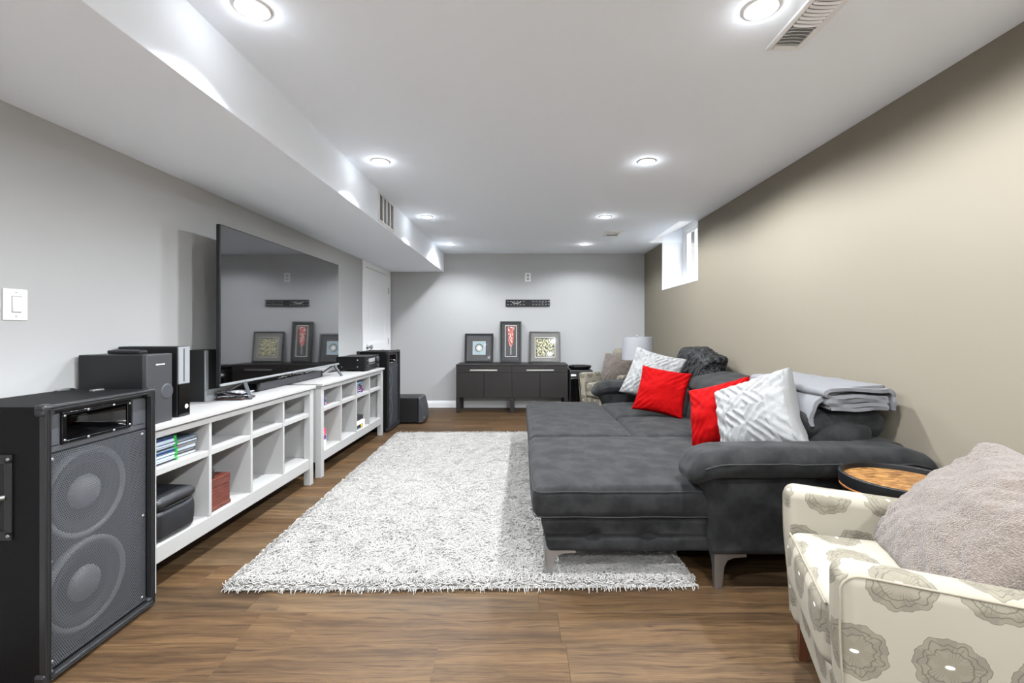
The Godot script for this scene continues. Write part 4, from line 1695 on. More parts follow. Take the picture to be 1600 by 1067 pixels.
# ------------------------------------------------------------------ loudspeakers
func speakers() -> void:
	var t := thing("loudspeaker", "large black stage loudspeaker with two woofers behind a metal grille, nearest the viewer", "loudspeaker", P(-1.735, 0, 1.705), deg_to_rad(90.8), "stage loudspeakers")
	stage_speaker(t)
	copy_of(t, P(-1.685, 0, 5.405), deg_to_rad(89.0), "large black stage loudspeaker with two woofers, at the far end of the white shelf units")
	# subwoofer on the floor by the far wall: its front leans back
	t = thing("subwoofer", "black boxy subwoofer with slanted front on the floor by the far grey wall", "subwoofer", P(-1.42, 0, 5.82))
	var g := world_geo(t)
	g.x = t.transform.affine_inverse() * Transform3D(Basis.IDENTITY, P(0, 0, 5.98))
	g.prism([Vector2(-1.60, 0.012), Vector2(-1.275, 0.012), Vector2(-1.275, 0.325), Vector2(-1.60, 0.325)], 0.0, 0.335, 0.010)
	part(t, "cabinet", g, mt["black plastic"])
	g = world_geo(t)
	g.x = t.transform.affine_inverse() * Transform3D(Basis.IDENTITY, P(0, 0, 5.985))
	g.prism([Vector2(-1.2755, 0.012), Vector2(-1.215, 0.020), Vector2(-1.205, 0.06), Vector2(-1.225, 0.20), Vector2(-1.255, 0.312), Vector2(-1.2755, 0.325)], 0.0, 0.345, 0.008)
	part(t, "front_grille", g, mt["dark grey plastic"], "bowed dark grey front cover")
	g = world_geo(t)
	g.rspan(-1.213, -1.204, 0.065, 0.078, 5.66, 5.70, 0.002)
	part(t, "badge", g, mt["silver plastic"])
	for px in [-1.57, -1.29]:
		for d in [5.68, 5.94]:
			g = world_geo(t)
			g.lathe([Vector2(0.0, 0.0), Vector2(0.016, 0.0), Vector2(0.018, 0.013), Vector2(0.0, 0.013)], 14, P(px, 0, d))
			part(t, "foot", g, mt["rubber"])
	# black cabinet beside the sideboard
	t = thing("storage_cabinet", "narrow black cabinet with a white badge between sideboard and far armchair", "cabinet", P(0.83, 0, 6.46))
	g = world_geo(t)
	g.rspan(0.672, 0.99, 0.03, 0.610, 6.26, 6.66, 0.008, 2)
	part(t, "body", g, mt["black plastic"])
	g = world_geo(t)
	g.rspan(0.682, 0.98, 0.05, 0.50, 6.247, 6.261, 0.005)
	part(t, "door", g, mt["black gloss"])
	g = world_geo(t)
	g.rspan(0.688, 0.760, 0.530, 0.556, 6.255, 6.261, 0.002)
	part(t, "badge", g, mt["white plastic"], "small white badge")
	g = world_geo(t)
	for px in [0.70, 0.96]:
		for d in [6.29, 6.63]:
			g.lathe([Vector2(0.0, 0.0), Vector2(0.015, 0.0), Vector2(0.017, 0.031), Vector2(0.0, 0.031)], 12, P(px, 0, d))
	part(t, "feet", g, mt["rubber"])
	t = thing("round_tray", "low black oval tray with raised rim on the narrow black cabinet", "tray", P(0.835, 0.610, 6.46))
	g = Geo.new()
	g.x = Transform3D(Basis.from_scale(Vector3(1.0, 1.0, 0.8)), Vector3.ZERO)
	g.lathe([Vector2(0.0, 0.0), Vector2(0.13, 0.0), Vector2(0.160, 0.022), Vector2(0.166, 0.05), Vector2(0.160, 0.055), Vector2(0.150, 0.05), Vector2(0.145, 0.024), Vector2(0.11, 0.016), Vector2(0.0, 0.016)], 48)
	part(t, "dish", g, mt["black gloss"])
	g = Geo.new()
	g.x = Transform3D(Basis.from_scale(Vector3(1.0, 1.0, 0.8)), Vector3.ZERO)
	g.lathe([Vector2(0.149, 0.049), Vector2(0.158, 0.054), Vector2(0.163, 0.0535), Vector2(0.1665, 0.049)], 48)
	part(t, "rim", g, mt["dark grey plastic"])


func stage_speaker(t: Node3D) -> void:
	# local axes: front +z, 0.45 wide, 0.92 high, 0.36 deep
	var hw := 0.225
	var zf := 0.18
	var g := Geo.new()
	var y0 := 0.012
	var y1 := 0.918
	# shell, open at the front
	g.rbox(Vector3(0, (y0 + y1) / 2, -0.165), Vector3(0.45, y1 - y0, 0.03), 0.006, 2)
	g.rbox(Vector3(-hw + 0.008, (y0 + y1) / 2, 0.0), Vector3(0.016, y1 - y0, 0.352), 0.005, 2)
	g.rbox(Vector3(hw - 0.008, (y0 + y1) / 2, 0.0), Vector3(0.016, y1 - y0, 0.352), 0.005, 2)
	g.rbox(Vector3(0, y1 - 0.008, 0.0), Vector3(0.44, 0.016, 0.352), 0.005, 2)
	g.rbox(Vector3(0, y0 + 0.008, 0.0), Vector3(0.44, 0.016, 0.352), 0.005, 2)
	part(t, "cabinet", g, mt["speaker vinyl"])
	# grooved edge strips round the front
	for s in [[Vector3(-hw + 0.009, 0.465, zf - 0.006), Vector3(0.020, 0.89, 0.024)], [Vector3(hw - 0.009, 0.465, zf - 0.006), Vector3(0.020, 0.89, 0.024)], [Vector3(0, y1 - 0.009, zf - 0.006), Vector3(0.42, 0.020, 0.024)], [Vector3(0, y0 + 0.009, zf - 0.006), Vector3(0.42, 0.020, 0.024)]]:
		g = Geo.new()
		g.rbox(s[0], s[1], 0.004, 2)
		var thin: Vector3 = s[1]
		for e in [-0.004, 0.004]:
			var off := Vector3(e, 0, 0.0125) if thin.x < thin.y else Vector3(0, e, 0.0125)
			var sz := Vector3(0.003, thin.y, 0.003) if thin.x < thin.y else Vector3(thin.x, 0.003, 0.003)
			g.rbox(s[0] + off, sz, 0.0012)
		part(t, "edge_strip", g, mt["speaker trim"])
	for sx in [-1.0, 1.0]:
		for sy in [0, 1]:
			for sz in [-1.0, 1.0]:
				var c := Vector3(sx * (hw - 0.014), [y0 + 0.014, y1 - 0.014][sy], sz * (zf - 0.014))
				g = Geo.new()
				g.rbox(c, Vector3(0.040, 0.040, 0.040), 0.011, 3)
				for k in 2:
					g.rbox(c + Vector3(sx * 0.0195, (0.008 - 0.016 * k), 0), Vector3(0.004, 0.006, 0.026), 0.002)
				part(t, "corner_guard", g, mt["speaker trim"])
	# baffle above with the horn, below behind the grille
	g = Geo.new()
	var zb := 0.150
	g.box(Vector3(0, 0.904 - 0.005, zb), Vector3(0.415, 0.028, 0.015))
	g.box(Vector3(0, 0.768, zb), Vector3(0.415, 0.024, 0.015))
	g.box(Vector3(-0.176, 0.832, zb), Vector3(0.064, 0.112, 0.015))
	g.box(Vector3(0.176, 0.832, zb), Vector3(0.064, 0.112, 0.015))
	part(t, "horn_panel", g, mt["speaker baffle"])
	g = Geo.new()
	g.box(Vector3(0, 0.395, 0.09), Vector3(0.415, 0.74, 0.012))
	part(t, "baffle", g, mt["black plastic"])
	# horn: frame and a mouth that narrows to the throat
	g = Geo.new()
	var hc := Vector3(-0.012, 0.832, zb + 0.010)
	g.rbox(hc + Vector3(0, 0.049, 0), Vector3(0.282, 0.012, 0.012), 0.004, 2)
	g.rbox(hc + Vector3(0, -0.049, 0), Vector3(0.282, 0.012, 0.012), 0.004, 2)
	g.rbox(hc + Vector3(-0.132, 0, 0), Vector3(0.018, 0.105, 0.012), 0.004, 2)
	g.rbox(hc + Vector3(0.132, 0, 0), Vector3(0.018, 0.105, 0.012), 0.004, 2)
	var horn := part(t, "horn", g, mt["black gloss"])
	g = Geo.new()
	var rings := [[0.125, 0.044, 0.0], [0.100, 0.036, -0.035], [0.055, 0.024, -0.08], [0.024, 0.018, -0.12]]
	g.grid(16, 3, func(a: float, b: float):
		var k := int(round(b * 3.0))
		var th: float = PI / 4 + TAU * (int(round(a * 16.0)) % 16) / 16.0
		var q := Vector2(cos(th), sin(th))
		q /= maxf(absf(q.x), absf(q.y))
		return hc + Vector3(q.x * rings[k][0], q.y * rings[k][1], rings[k][2]))
	g.box(hc + Vector3(0, 0, -0.122), Vector3(0.06, 0.04, 0.004))
	part(horn, "horn_mouth", g, mt["black gloss"])
	for s in [[-0.132, 0.042], [-0.132, -0.042], [0.132, 0.042], [0.132, -0.042], [-0.045, 0.049], [0.06, 0.049], [-0.045, -0.049], [0.06, -0.049]]:
		g = Geo.new()
		g.x = Transform3D(Basis(Vector3.RIGHT, PI / 2), hc + Vector3(s[0], s[1], 0.006))
		g.lathe([Vector2(0.0045, 0), Vector2(0.004, 0.002), Vector2(0, 0.003)], 10)
		part(horn, "screw", g, mt["steel"])
	# woofers seen through the grille
	for y in [0.565, 0.222]:
		g = Geo.new()
		g.x = Transform3D(Basis(Vector3.RIGHT, PI / 2), Vector3(0, y, 0.097))
		g.lathe([Vector2(0.166, 0.0), Vector2(0.166, 0.012), Vector2(0.160, 0.018), Vector2(0.150, 0.018), Vector2(0.144, 0.010)], 56)
		var wf := part(t, "woofer", g, mt["speaker ring"], "twelve-inch woofer ring")
		wf.remove_meta("label")
		g = Geo.new()
		g.x = Transform3D(Basis(Vector3.RIGHT, PI / 2), Vector3(0, y, 0.097))
		var pr := [Vector2(0.0, -0.004)]
		pr = [Vector2(0.144, 0.010), Vector2(0.136, 0.016), Vector2(0.126, 0.008), Vector2(0.10, -0.002), Vector2(0.062, -0.004)]
		pr.reverse()
		g.lathe(rev(pr), 56)
		part(wf, "cone", g, mt["speaker cone"])
		g = Geo.new()
		g.x = Transform3D(Basis(Vector3.RIGHT, PI / 2), Vector3(0, y, 0.097))
		g.lathe([Vector2(0.064, -0.004), Vector2(0.058, 0.010), Vector2(0.040, 0.022), Vector2(0.018, 0.028), Vector2(0.0, 0.029)], 40)
		part(wf, "dust_cap", g, mt["speaker ring"])
	# perforated grille with turned-back edges
	g = Geo.new()
	var gx := 0.203
	var ga := 0.036
	var gb := 0.757
	var gz := 0.163
	var sc := 1.0 / 0.0136
	g.face([Vector3(-gx, ga, gz), Vector3(gx, ga, gz), Vector3(gx, gb, gz), Vector3(-gx, gb, gz)], [Vector2(0, 0), Vector2(gx * 2 * sc, 0), Vector2(gx * 2 * sc, (gb - ga) * sc), Vector2(0, (gb - ga) * sc)])
	var grille := part(t, "grille", g, mt["speaker grille"])
	g = Geo.new()
	for s in [[Vector3(-gx, 0.3965, gz - 0.006), Vector3(0.003, gb - ga, 0.014)], [Vector3(gx, 0.3965, gz - 0.006), Vector3(0.003, gb - ga, 0.014)], [Vector3(0, ga, gz - 0.006), Vector3(gx * 2, 0.003, 0.014)], [Vector3(0, gb, gz - 0.006), Vector3(gx * 2, 0.003, 0.014)]]:
		g.box(s[0], s[1])
	part(grille, "grille_edge", g, mt["black metal"])
	for s in [[-0.185, 0.735], [0.185, 0.735], [-0.185, 0.056], [0.185, 0.056], [-0.19, 0.395], [0.19, 0.395]]:
		g = Geo.new()
		g.x = Transform3D(Basis(Vector3.RIGHT, PI / 2), Vector3(s[0], s[1], gz))
		g.lathe([Vector2(0.007, 0), Vector2(0.006, 0.002), Vector2(0, 0.004)], 10)
		part(grille, "screw", g, mt["steel"])
	# carrying handles: plate, cup and bar on both sides
	for sx in [-1.0, 1.0]:
		g = Geo.new()
		var px: float = sx * (hw + 0.002)
		var cz := -0.02
		for y in [0.500, 0.749]:
			g.rbox(Vector3(px, y, cz), Vector3(0.008, 0.030, 0.20), 0.003, 2)
		for z in [-0.087, 0.087]:
			g.rbox(Vector3(px, 0.6245, cz + z), Vector3(0.008, 0.25, 0.026), 0.003, 2)
		var plate := part(t, "handle_plate", g, mt["black plastic"])
		g = Geo.new()
		g.box(Vector3(px - sx * 0.0015, 0.6245, cz), Vector3(0.002, 0.225, 0.155))
		part(plate, "handle_cup", g, mt["rubber"])
		g = Geo.new()
		g.tube([Vector3(px + sx * 0.002, 0.6245, cz - 0.078), Vector3(px + sx * 0.012, 0.6245, cz - 0.06), Vector3(px + sx * 0.012, 0.6245, cz + 0.06), Vector3(px + sx * 0.002, 0.6245, cz + 0.078)], 0.009, 10)
		part(plate, "handle_bar", g, mt["steel"])
		for z in [-0.088, 0.088]:
			for y in [0.500, 0.749]:
				g = Geo.new()
				g.x = Transform3D(Basis(Vector3.BACK, -PI / 2 * sx), Vector3(px + sx * 0.004, y, cz + z))
				g.lathe([Vector2(0.0055, 0), Vector2(0.005, 0.002), Vector2(0, 0.003)], 10)
				part(plate, "screw", g, mt["steel"])
	# two flat latches on the top and rubber feet
	for s in [[-0.19, 0.05], [-0.14, -0.09]]:
		g = Geo.new()
		g.rbox(Vector3(0.17, y1 + 0.003, s[1] - 0.06), Vector3(0.05, 0.008, 0.02), 0.003)
		part(t, "top_clip", g, mt["steel"])
	for sx in [-1.0, 1.0]:
		for sz in [-1.0, 1.0]:
			g = Geo.new()
			g.lathe([Vector2(0, 0), Vector2(0.018, 0), Vector2(0.020, 0.013), Vector2(0, 0.013)], 14, Vector3(sx * 0.18, 0, sz * 0.14))
			part(t, "foot", g, mt["rubber"])


func rev(a: Array) -> Array:  # a lathe profile that runs from outside in, for a dish seen from above
	var b := a.duplicate()
	b.reverse()
	return b


# ------------------------------------------------------------------ television
func television() -> void:
	var t := thing("television", "very large flat television with glossy dark screen standing on the white shelf units", "television", P(-1.74, 0.745, 3.483), deg_to_rad(90.0 - 0.5))
	# local: front +z, width along x (towards the far end), 1.68 x 0.945
	var w := 1.682
	var y0 := 0.095
	var y1 := 1.040
	var g := Geo.new()
	g.rbox(Vector3(0, (y0 + y1) / 2, -0.012), Vector3(w, y1 - y0, 0.024), 0.004, 2)
	part(t, "casing", g, mt["black plastic"])
	g = Geo.new()
	g.rbox(Vector3(0, y0 + 0.30, -0.045), Vector3(w * 0.72, 0.46, 0.05), 0.02, 2)
	part(t, "rear_housing", g, mt["black plastic"])
	g = Geo.new()
	g.face([Vector3(-w / 2 + 0.006, y0 + 0.016, 0.0006), Vector3(w / 2 - 0.006, y0 + 0.016, 0.0006), Vector3(w / 2 - 0.006, y1 - 0.006, 0.0006), Vector3(-w / 2 + 0.006, y1 - 0.006, 0.0006)])
	part(t, "screen", g, mt["tv screen"])
	g = Geo.new()
	g.rbox(Vector3(0, y0 + 0.006, 0.001), Vector3(w, 0.014, 0.012), 0.003)
	part(t, "lower_bezel", g, mt["silver plastic"], "silver strip under the screen")
	for px in [-0.62, 0.725]:
		# each foot is a low inverted V: one blade to the front, one to the back
		g = Geo.new()
		g.x = Transform3D(Basis(Vector3.UP, -PI / 2), Vector3(px, 0, 0))
		var sp := 0.10 if px < 0 else 0.07
		blade(g, Vector3(0.0, y0 + 0.004, -0.01), Vector3(0.105, 0.006, sp), 0.010)
		blade(g, Vector3(0.0, y0 + 0.004, -0.01), Vector3(-0.115, 0.006, sp), 0.010)
		part(t, "foot", g, mt["dark grey plastic"], "slanted metal foot")


func blade(g: Geo, a: Vector3, b: Vector3, h: float) -> void:
	var dir := (b - a).normalized()
	var side := dir.cross(Vector3.UP).normalized()
	var up := side.cross(dir)
	var keep := g.x
	g.x = keep * Transform3D(Basis(dir, up, dir.cross(up)), (a + b) / 2)
	g.rbox(Vector3.ZERO, Vector3((b - a).length(), h * 1.2, 0.022), 0.004, 2)
	g.x = keep


# ------------------------------------------------------------------ white shelf units and what is in them
func shelves() -> void:
	var t := thing("shelf_unit", "low white open shelf unit with eight cubbies, the nearer of the two", "shelf unit", P(-1.765, 0, 2.722), deg_to_rad(88.4), "white shelf units under the television")
	var m: Material = mt["furniture white"]
	# local: front +z, length 1.50 along x, depth 0.335
	var L := 0.745
	var zf := 0.165
	var zb := -0.165
	var g := Geo.new()
	g.rbox(Vector3(0, 0.734, 0.005), Vector3(L * 2 + 0.02, 0.022, 0.352), 0.004, 2)
	part(t, "top_board", g, m)
	for sx in [-1.0, 1.0]:
		for z in [zf - 0.025, zb + 0.025]:
			g = Geo.new()
			g.rbox(Vector3(sx * (L - 0.025), 0.3615, z), Vector3(0.050, 0.723, 0.050), 0.003, 1)
			part(t, "post", g, m)
		g = Geo.new()
		g.rbox(Vector3(sx * (L - 0.012), 0.42, 0), Vector3(0.018, 0.60, 0.24), 0.002)
		part(t, "side_panel", g, m)
	g = Geo.new()
	g.rbox(Vector3(0, 0.704, zf - 0.016), Vector3(L * 2 - 0.10, 0.038, 0.022), 0.002)
	part(t, "upper_rail", g, m)
	g = Geo.new()
	g.rbox(Vector3(0, 0.161, zf - 0.016), Vector3(L * 2 - 0.10, 0.074, 0.022), 0.002)
	part(t, "lower_rail", g, m)
	g = Geo.new()
	g.rbox(Vector3(0, 0.192, -0.008), Vector3(L * 2 - 0.05, 0.018, 0.31), 0.002)
	part(t, "bottom_shelf", g, m)
	g = Geo.new()
	g.rbox(Vector3(0, 0.529, -0.003), Vector3(L * 2 - 0.05, 0.030, 0.316), 0.002)
	part(t, "middle_shelf", g, m)
	g = Geo.new()
	g.box(Vector3(0, 0.445, zb + 0.012), Vector3(L * 2 - 0.06, 0.55, 0.008))
	part(t, "back_panel", g, mt["shelf back"])
	for k in 3:
		var px := -L + 0.05 + (L * 2 - 0.10) * (k + 1) / 4.0
		g = Geo.new()
		g.rbox(Vector3(px, 0.442, -0.001), Vector3(0.020, 0.486, 0.318), 0.002)
		part(t, "divider", g, m)
	copy_of(t, P(-1.722, 0, 4.338), deg_to_rad(88.6), "low white open shelf unit with eight cubbies, the farther of the two")


func on_unit(unit: String, p: Vector3) -> Transform3D:
	var u: Node3D = get_node(unit)
	return u.transform * Transform3D(Basis.IDENTITY, p)


func laid(called: String, label: String, category: String, unit: String, p: Vector3, turn := 0.0, group := "") -> Node3D:
	var t := thing(called, label, category, Vector3.ZERO, 0.0, group)
	t.transform = on_unit(unit, p) * Transform3D(Basis(Vector3.UP, turn), Vector3.ZERO)
	return t


func case_of(t: Node3D, w: float, h: float, dz: float, m: String, spine: String) -> void:
	# a closed box lying flat: shell, and the printed insert on its front
	var g := Geo.new()
	g.rbox(Vector3(0, h / 2, -dz / 2), Vector3(w, h * 0.96, dz), 0.0015)
	part(t, "case", g, mt[m])
	g = Geo.new()
	g.rbox(Vector3(0, h / 2, 0.0006), Vector3(w * 0.9, h * 0.55, 0.002), 0.0005)
	part(t, "spine_label", g, mt[spine])


func on_the_shelves() -> void:
	var r := RandomNumberGenerator.new()
	r.seed = 6
	var u1 := "shelf_unit"
	var u2 := "shelf_unit_001"
	var bottom := 0.2012
	var mid := 0.5443
	# game cases in the first upper cubby
	var tones := ["case pale", "case teal", "case slate", "case teal", "case pale", "case slate", "case pale", "case teal"]
	for k in 8:
		var t := laid("game_case", "slim game case in the taller stack of the nearest upper cubby, %s" % ["bottom one", "second from the bottom", "third from the bottom", "fourth from the bottom", "fourth from the top", "third from the top", "second from the top", "topmost"][k], "game case", u1, Vector3(-0.600 + r.randf_range(-0.004, 0.004), mid + 0.0152 * k, 0.120 + r.randf_range(-0.004, 0.004)), r.randf_range(-0.03, 0.03), "game cases in the nearest upper cubby")
		case_of(t, 0.137, 0.0150, 0.19, tones[k], ["case dark", "case pale", "case pale", "case navy"][k % 4])
		var g := Geo.new()
		g.rbox(Vector3(0.064, 0.0075, 0.001), Vector3(0.014, 0.0135, 0.004), 0.001)
		part(t, "end_clip", g, mt["case green"], "bright green case end")
	tones = ["case grey", "case dark", "case pale", "case grey", "case dark", "case slate"]
	for k in 6:
		var t := laid("game_case", "dark slim case in the lower stack of the nearest upper cubby, %s" % ["bottom one", "second from the bottom", "third from the bottom", "third from the top", "second from the top", "topmost"][k], "game case", u1, Vector3(-0.447 + r.randf_range(-0.006, 0.006), mid + 0.0152 * k, 0.105 + r.randf_range(-0.006, 0.006)), r.randf_range(-0.05, 0.05), "game cases in the nearest upper cubby")
		case_of(t, 0.137, 0.0150, 0.19, tones[k], ["case pale", "case grey"][k % 2])
	# black leather case in the first lower cubby
	var t := laid("leather_case", "black zipped leather carrying case in the nearest lower cubby", "case", u1, Vector3(-0.558, bottom, 0.02))
	var g := Geo.new()
	g.rbox(Vector3(0, 0.073, 0), Vector3(0.232, 0.146, 0.265), 0.028, 4, crown(Vector3(0, 0.073, 0), Vector3(0.232, 0.146, 0.265), 0.0, 0.008, 0.004), Vector3i(10, 8, 10))
	part(t, "body", g, mt["black leather"])
	g = Geo.new()
	g.rbox(Vector3(0, 0.172, 0), Vector3(0.236, 0.046, 0.268), 0.022, 3, crown(Vector3(0, 0.172, 0), Vector3(0.236, 0.046, 0.268), 0.018, 0.004, 0.004), Vector3i(10, 3, 10))
	part(t, "lid", g, mt["black leather"])
	g = Geo.new()
	var zip := []
	for i in 32:
		var a := TAU * i / 32.0
		var q := Vector2(cos(a), sin(a))
		q *= 1.0 / pow(pow(absf(q.x), 6.0) + pow(absf(q.y), 6.0), 1.0 / 6.0)
		zip.append(Vector3(q.x * 0.116, 0.148, q.y * 0.132))
	g.tube(zip, 0.004, 6, true)
	part(t, "zip", g, mt["rubber"])
	# mahogany box with a black gadget on it in the second lower cubby
	t = laid("wooden_box", "reddish wooden lidded box in the second lower cubby of the nearer unit", "box", u1, Vector3(-0.255, bottom, 0.060))
	g = Geo.new()
	g.rbox(Vector3(0, 0.060, 0), Vector3(0.185, 0.120, 0.15), 0.003)
	g.rbox(Vector3(0, 0.011, 0), Vector3(0.193, 0.022, 0.158), 0.004)
	part(t, "body", g, mt["mahogany box"])
	g = Geo.new()
	g.rbox(Vector3(0, 0.143, 0), Vector3(0.188, 0.042, 0.153), 0.003)
	g.rbox(Vector3(0, 0.166, 0), Vector3(0.193, 0.007, 0.158), 0.003)
	part(t, "lid", g, mt["mahogany box"])
	t = laid("black_box", "small black box lying on the reddish wooden box", "box", u1, Vector3(-0.308, bottom + 0.1698, 0.085))
	g = Geo.new()
	g.rbox(Vector3(0, 0.026, 0), Vector3(0.085, 0.052, 0.075), 0.006, 2)
	part(t, "body", g, mt["black plastic"])
	g = Geo.new()
	g.rbox(Vector3(0, 0.044, 0.0365), Vector3(0.086, 0.004, 0.004), 0.001)
	part(t, "lid_seam", g, mt["dark grey plastic"])
	# small round gadget in the third upper cubby
	t = laid("round_gadget", "small round black gadget in the third upper cubby of the nearer unit", "gadget", u1, Vector3(0.075, mid, 0.055))
	g = Geo.new()
	g.lathe([Vector2(0, 0), Vector2(0.040, 0), Vector2(0.050, 0.008), Vector2(0.052, 0.022), Vector2(0.040, 0.034), Vector2(0.015, 0.038), Vector2(0, 0.038)], 36)
	part(t, "body", g, mt["black plastic"])
	g = Geo.new()
	g.lathe([Vector2(0.0523, 0.016), Vector2(0.0535, 0.018), Vector2(0.0523, 0.021)], 36)
	part(t, "ring", g, mt["dark grey plastic"])
	# farther unit: blue box and figurine
	t = laid("blue_box", "blue box with white print in the first upper cubby of the farther unit", "box", u2, Vector3(-0.625, mid, 0.085))
	g = Geo.new()
	g.rbox(Vector3(0, 0.042, 0), Vector3(0.085, 0.084, 0.07), 0.002)
	part(t, "carton", g, mt["box blue"])
	g = Geo.new()
	g.rbox(Vector3(-0.006, 0.030, 0.0352), Vector3(0.052, 0.026, 0.001), 0.0004)
	part(t, "white_print", g, mt["white plastic"])
	t = laid("white_bottle", "white bottle behind the blue box in the farther unit", "bottle", u2, Vector3(-0.650, mid, 0.005))
	g = Geo.new()
	g.lathe([Vector2(0, 0), Vector2(0.022, 0), Vector2(0.024, 0.006), Vector2(0.024, 0.09), Vector2(0.012, 0.105), Vector2(0.0, 0.106)], 20)
	part(t, "body", g, mt["white plastic"])
	g = Geo.new()
	g.lathe([Vector2(0.0, 0.105), Vector2(0.012, 0.105), Vector2(0.012, 0.124), Vector2(0.0, 0.125)], 16)
	part(t, "cap", g, mt["white plastic"])
	t = laid("small_figurine", "tiny tan and blue ornament beside the blue box", "ornament", u2, Vector3(-0.535, mid, 0.090))
	g = Geo.new()
	g.lathe([Vector2(0, 0), Vector2(0.024, 0), Vector2(0.022, 0.012), Vector2(0.014, 0.026), Vector2(0.020, 0.044), Vector2(0.012, 0.060), Vector2(0.0, 0.066)], 18)
	part(t, "body", g, mt["skin tan"])
	g = Geo.new()
	g.lathe([Vector2(0.0146, 0.024), Vector2(0.0215, 0.036), Vector2(0.0185, 0.048)], 18)
	part(t, "band", g, mt["case slate"])
	# pink toy box below
	t = laid("toy_box", "pink and white printed toy box in the first lower cubby of the farther unit", "box", u2, Vector3(-0.612, bottom, 0.060))
	g = Geo.new()
	g.rbox(Vector3(0, 0.075, 0), Vector3(0.125, 0.150, 0.11), 0.002)
	part(t, "carton", g, mt["box pink"])
	g = Geo.new()
	g.face([Vector3(-0.060, 0.003, 0.0556), Vector3(0.060, 0.003, 0.0556), Vector3(0.060, 0.147, 0.0556), Vector3(-0.060, 0.147, 0.0556)], [Vector2(0, 1), Vector2(1, 1), Vector2(1, 0), Vector2(0, 0)])
	part(t, "front_print", g, mt["print toy box"])
	g = Geo.new()
	g.box(Vector3(0.062, 0.065, 0), Vector3(0.0014, 0.125, 0.104))
	part(t, "yellow_side", g, mt["box yellow"])
	# stack of purple books
	var tone := ["case purple", "case plum", "case plum", "case purple", "case navy", "case teal"]
	for k in 6:
		t = laid("book", "%s book in the purple stack of the farther unit" % ["bottom dark purple", "second from the bottom plum", "third from the bottom plum", "fourth from the bottom purple", "navy next to the top", "topmost pale blue"][k], "book", u2, Vector3(0.150 + r.randf_range(-0.012, 0.012), mid + 0.0172 * k, 0.130 - 0.006 * k), r.randf_range(-0.10, 0.10), "books in the purple stack")
		g = Geo.new()
		g.rbox(Vector3(0, 0.0013, -0.075), Vector3(0.19, 0.0026, 0.15), 0.001)
		g.rbox(Vector3(0, 0.0157, -0.075), Vector3(0.19, 0.0026, 0.15), 0.001)
		g.rbox(Vector3(0, 0.0085, -0.0015), Vector3(0.19, 0.017, 0.003), 0.001)
		part(t, "cover", g, mt[tone[k]])
		g = Geo.new()
		g.box(Vector3(0, 0.0085, -0.076), Vector3(0.184, 0.0116, 0.144))
		part(t, "pages", g, mt["book paper"])
		g = Geo.new()
		g.rbox(Vector3(-0.01, 0.0085, 0.0004), Vector3(0.10, 0.007, 0.0014), 0.0004)
		part(t, "spine_title", g, mt["case pale"])
	# boxed game and a black box on it
	t = laid("board_game", "grey and yellow game box in the third lower cubby of the farther unit", "game box", u2, Vector3(0.160, bottom, 0.04))
	g = Geo.new()
	g.rbox(Vector3(0, 0.034, 0), Vector3(0.23, 0.068, 0.19), 0.002)
	part(t, "carton", g, mt["book paper"])
	g = Geo.new()
	g.rbox(Vector3(-0.03, 0.019, 0.0953), Vector3(0.165, 0.036, 0.0014), 0.0004)
	part(t, "dark_print", g, mt["case dark"])
	g = Geo.new()
	g.rbox(Vector3(0.020, 0.021, 0.0958), Vector3(0.040, 0.030, 0.0016), 0.0004)
	part(t, "yellow_print", g, mt["box yellow"])
	t = laid("black_box", "flat black lidded box on the grey and yellow game box", "box", u2, Vector3(0.165, bottom + 0.0685, 0.03))
	g = Geo.new()
	g.rbox(Vector3(0, 0.020, 0), Vector3(0.225, 0.040, 0.17), 0.003)
	part(t, "body", g, mt["case dark"])
	g = Geo.new()
	g.rbox(Vector3(0, 0.038, 0), Vector3(0.232, 0.012, 0.176), 0.003)
	part(t, "lid", g, mt["case dark"])
	devices()


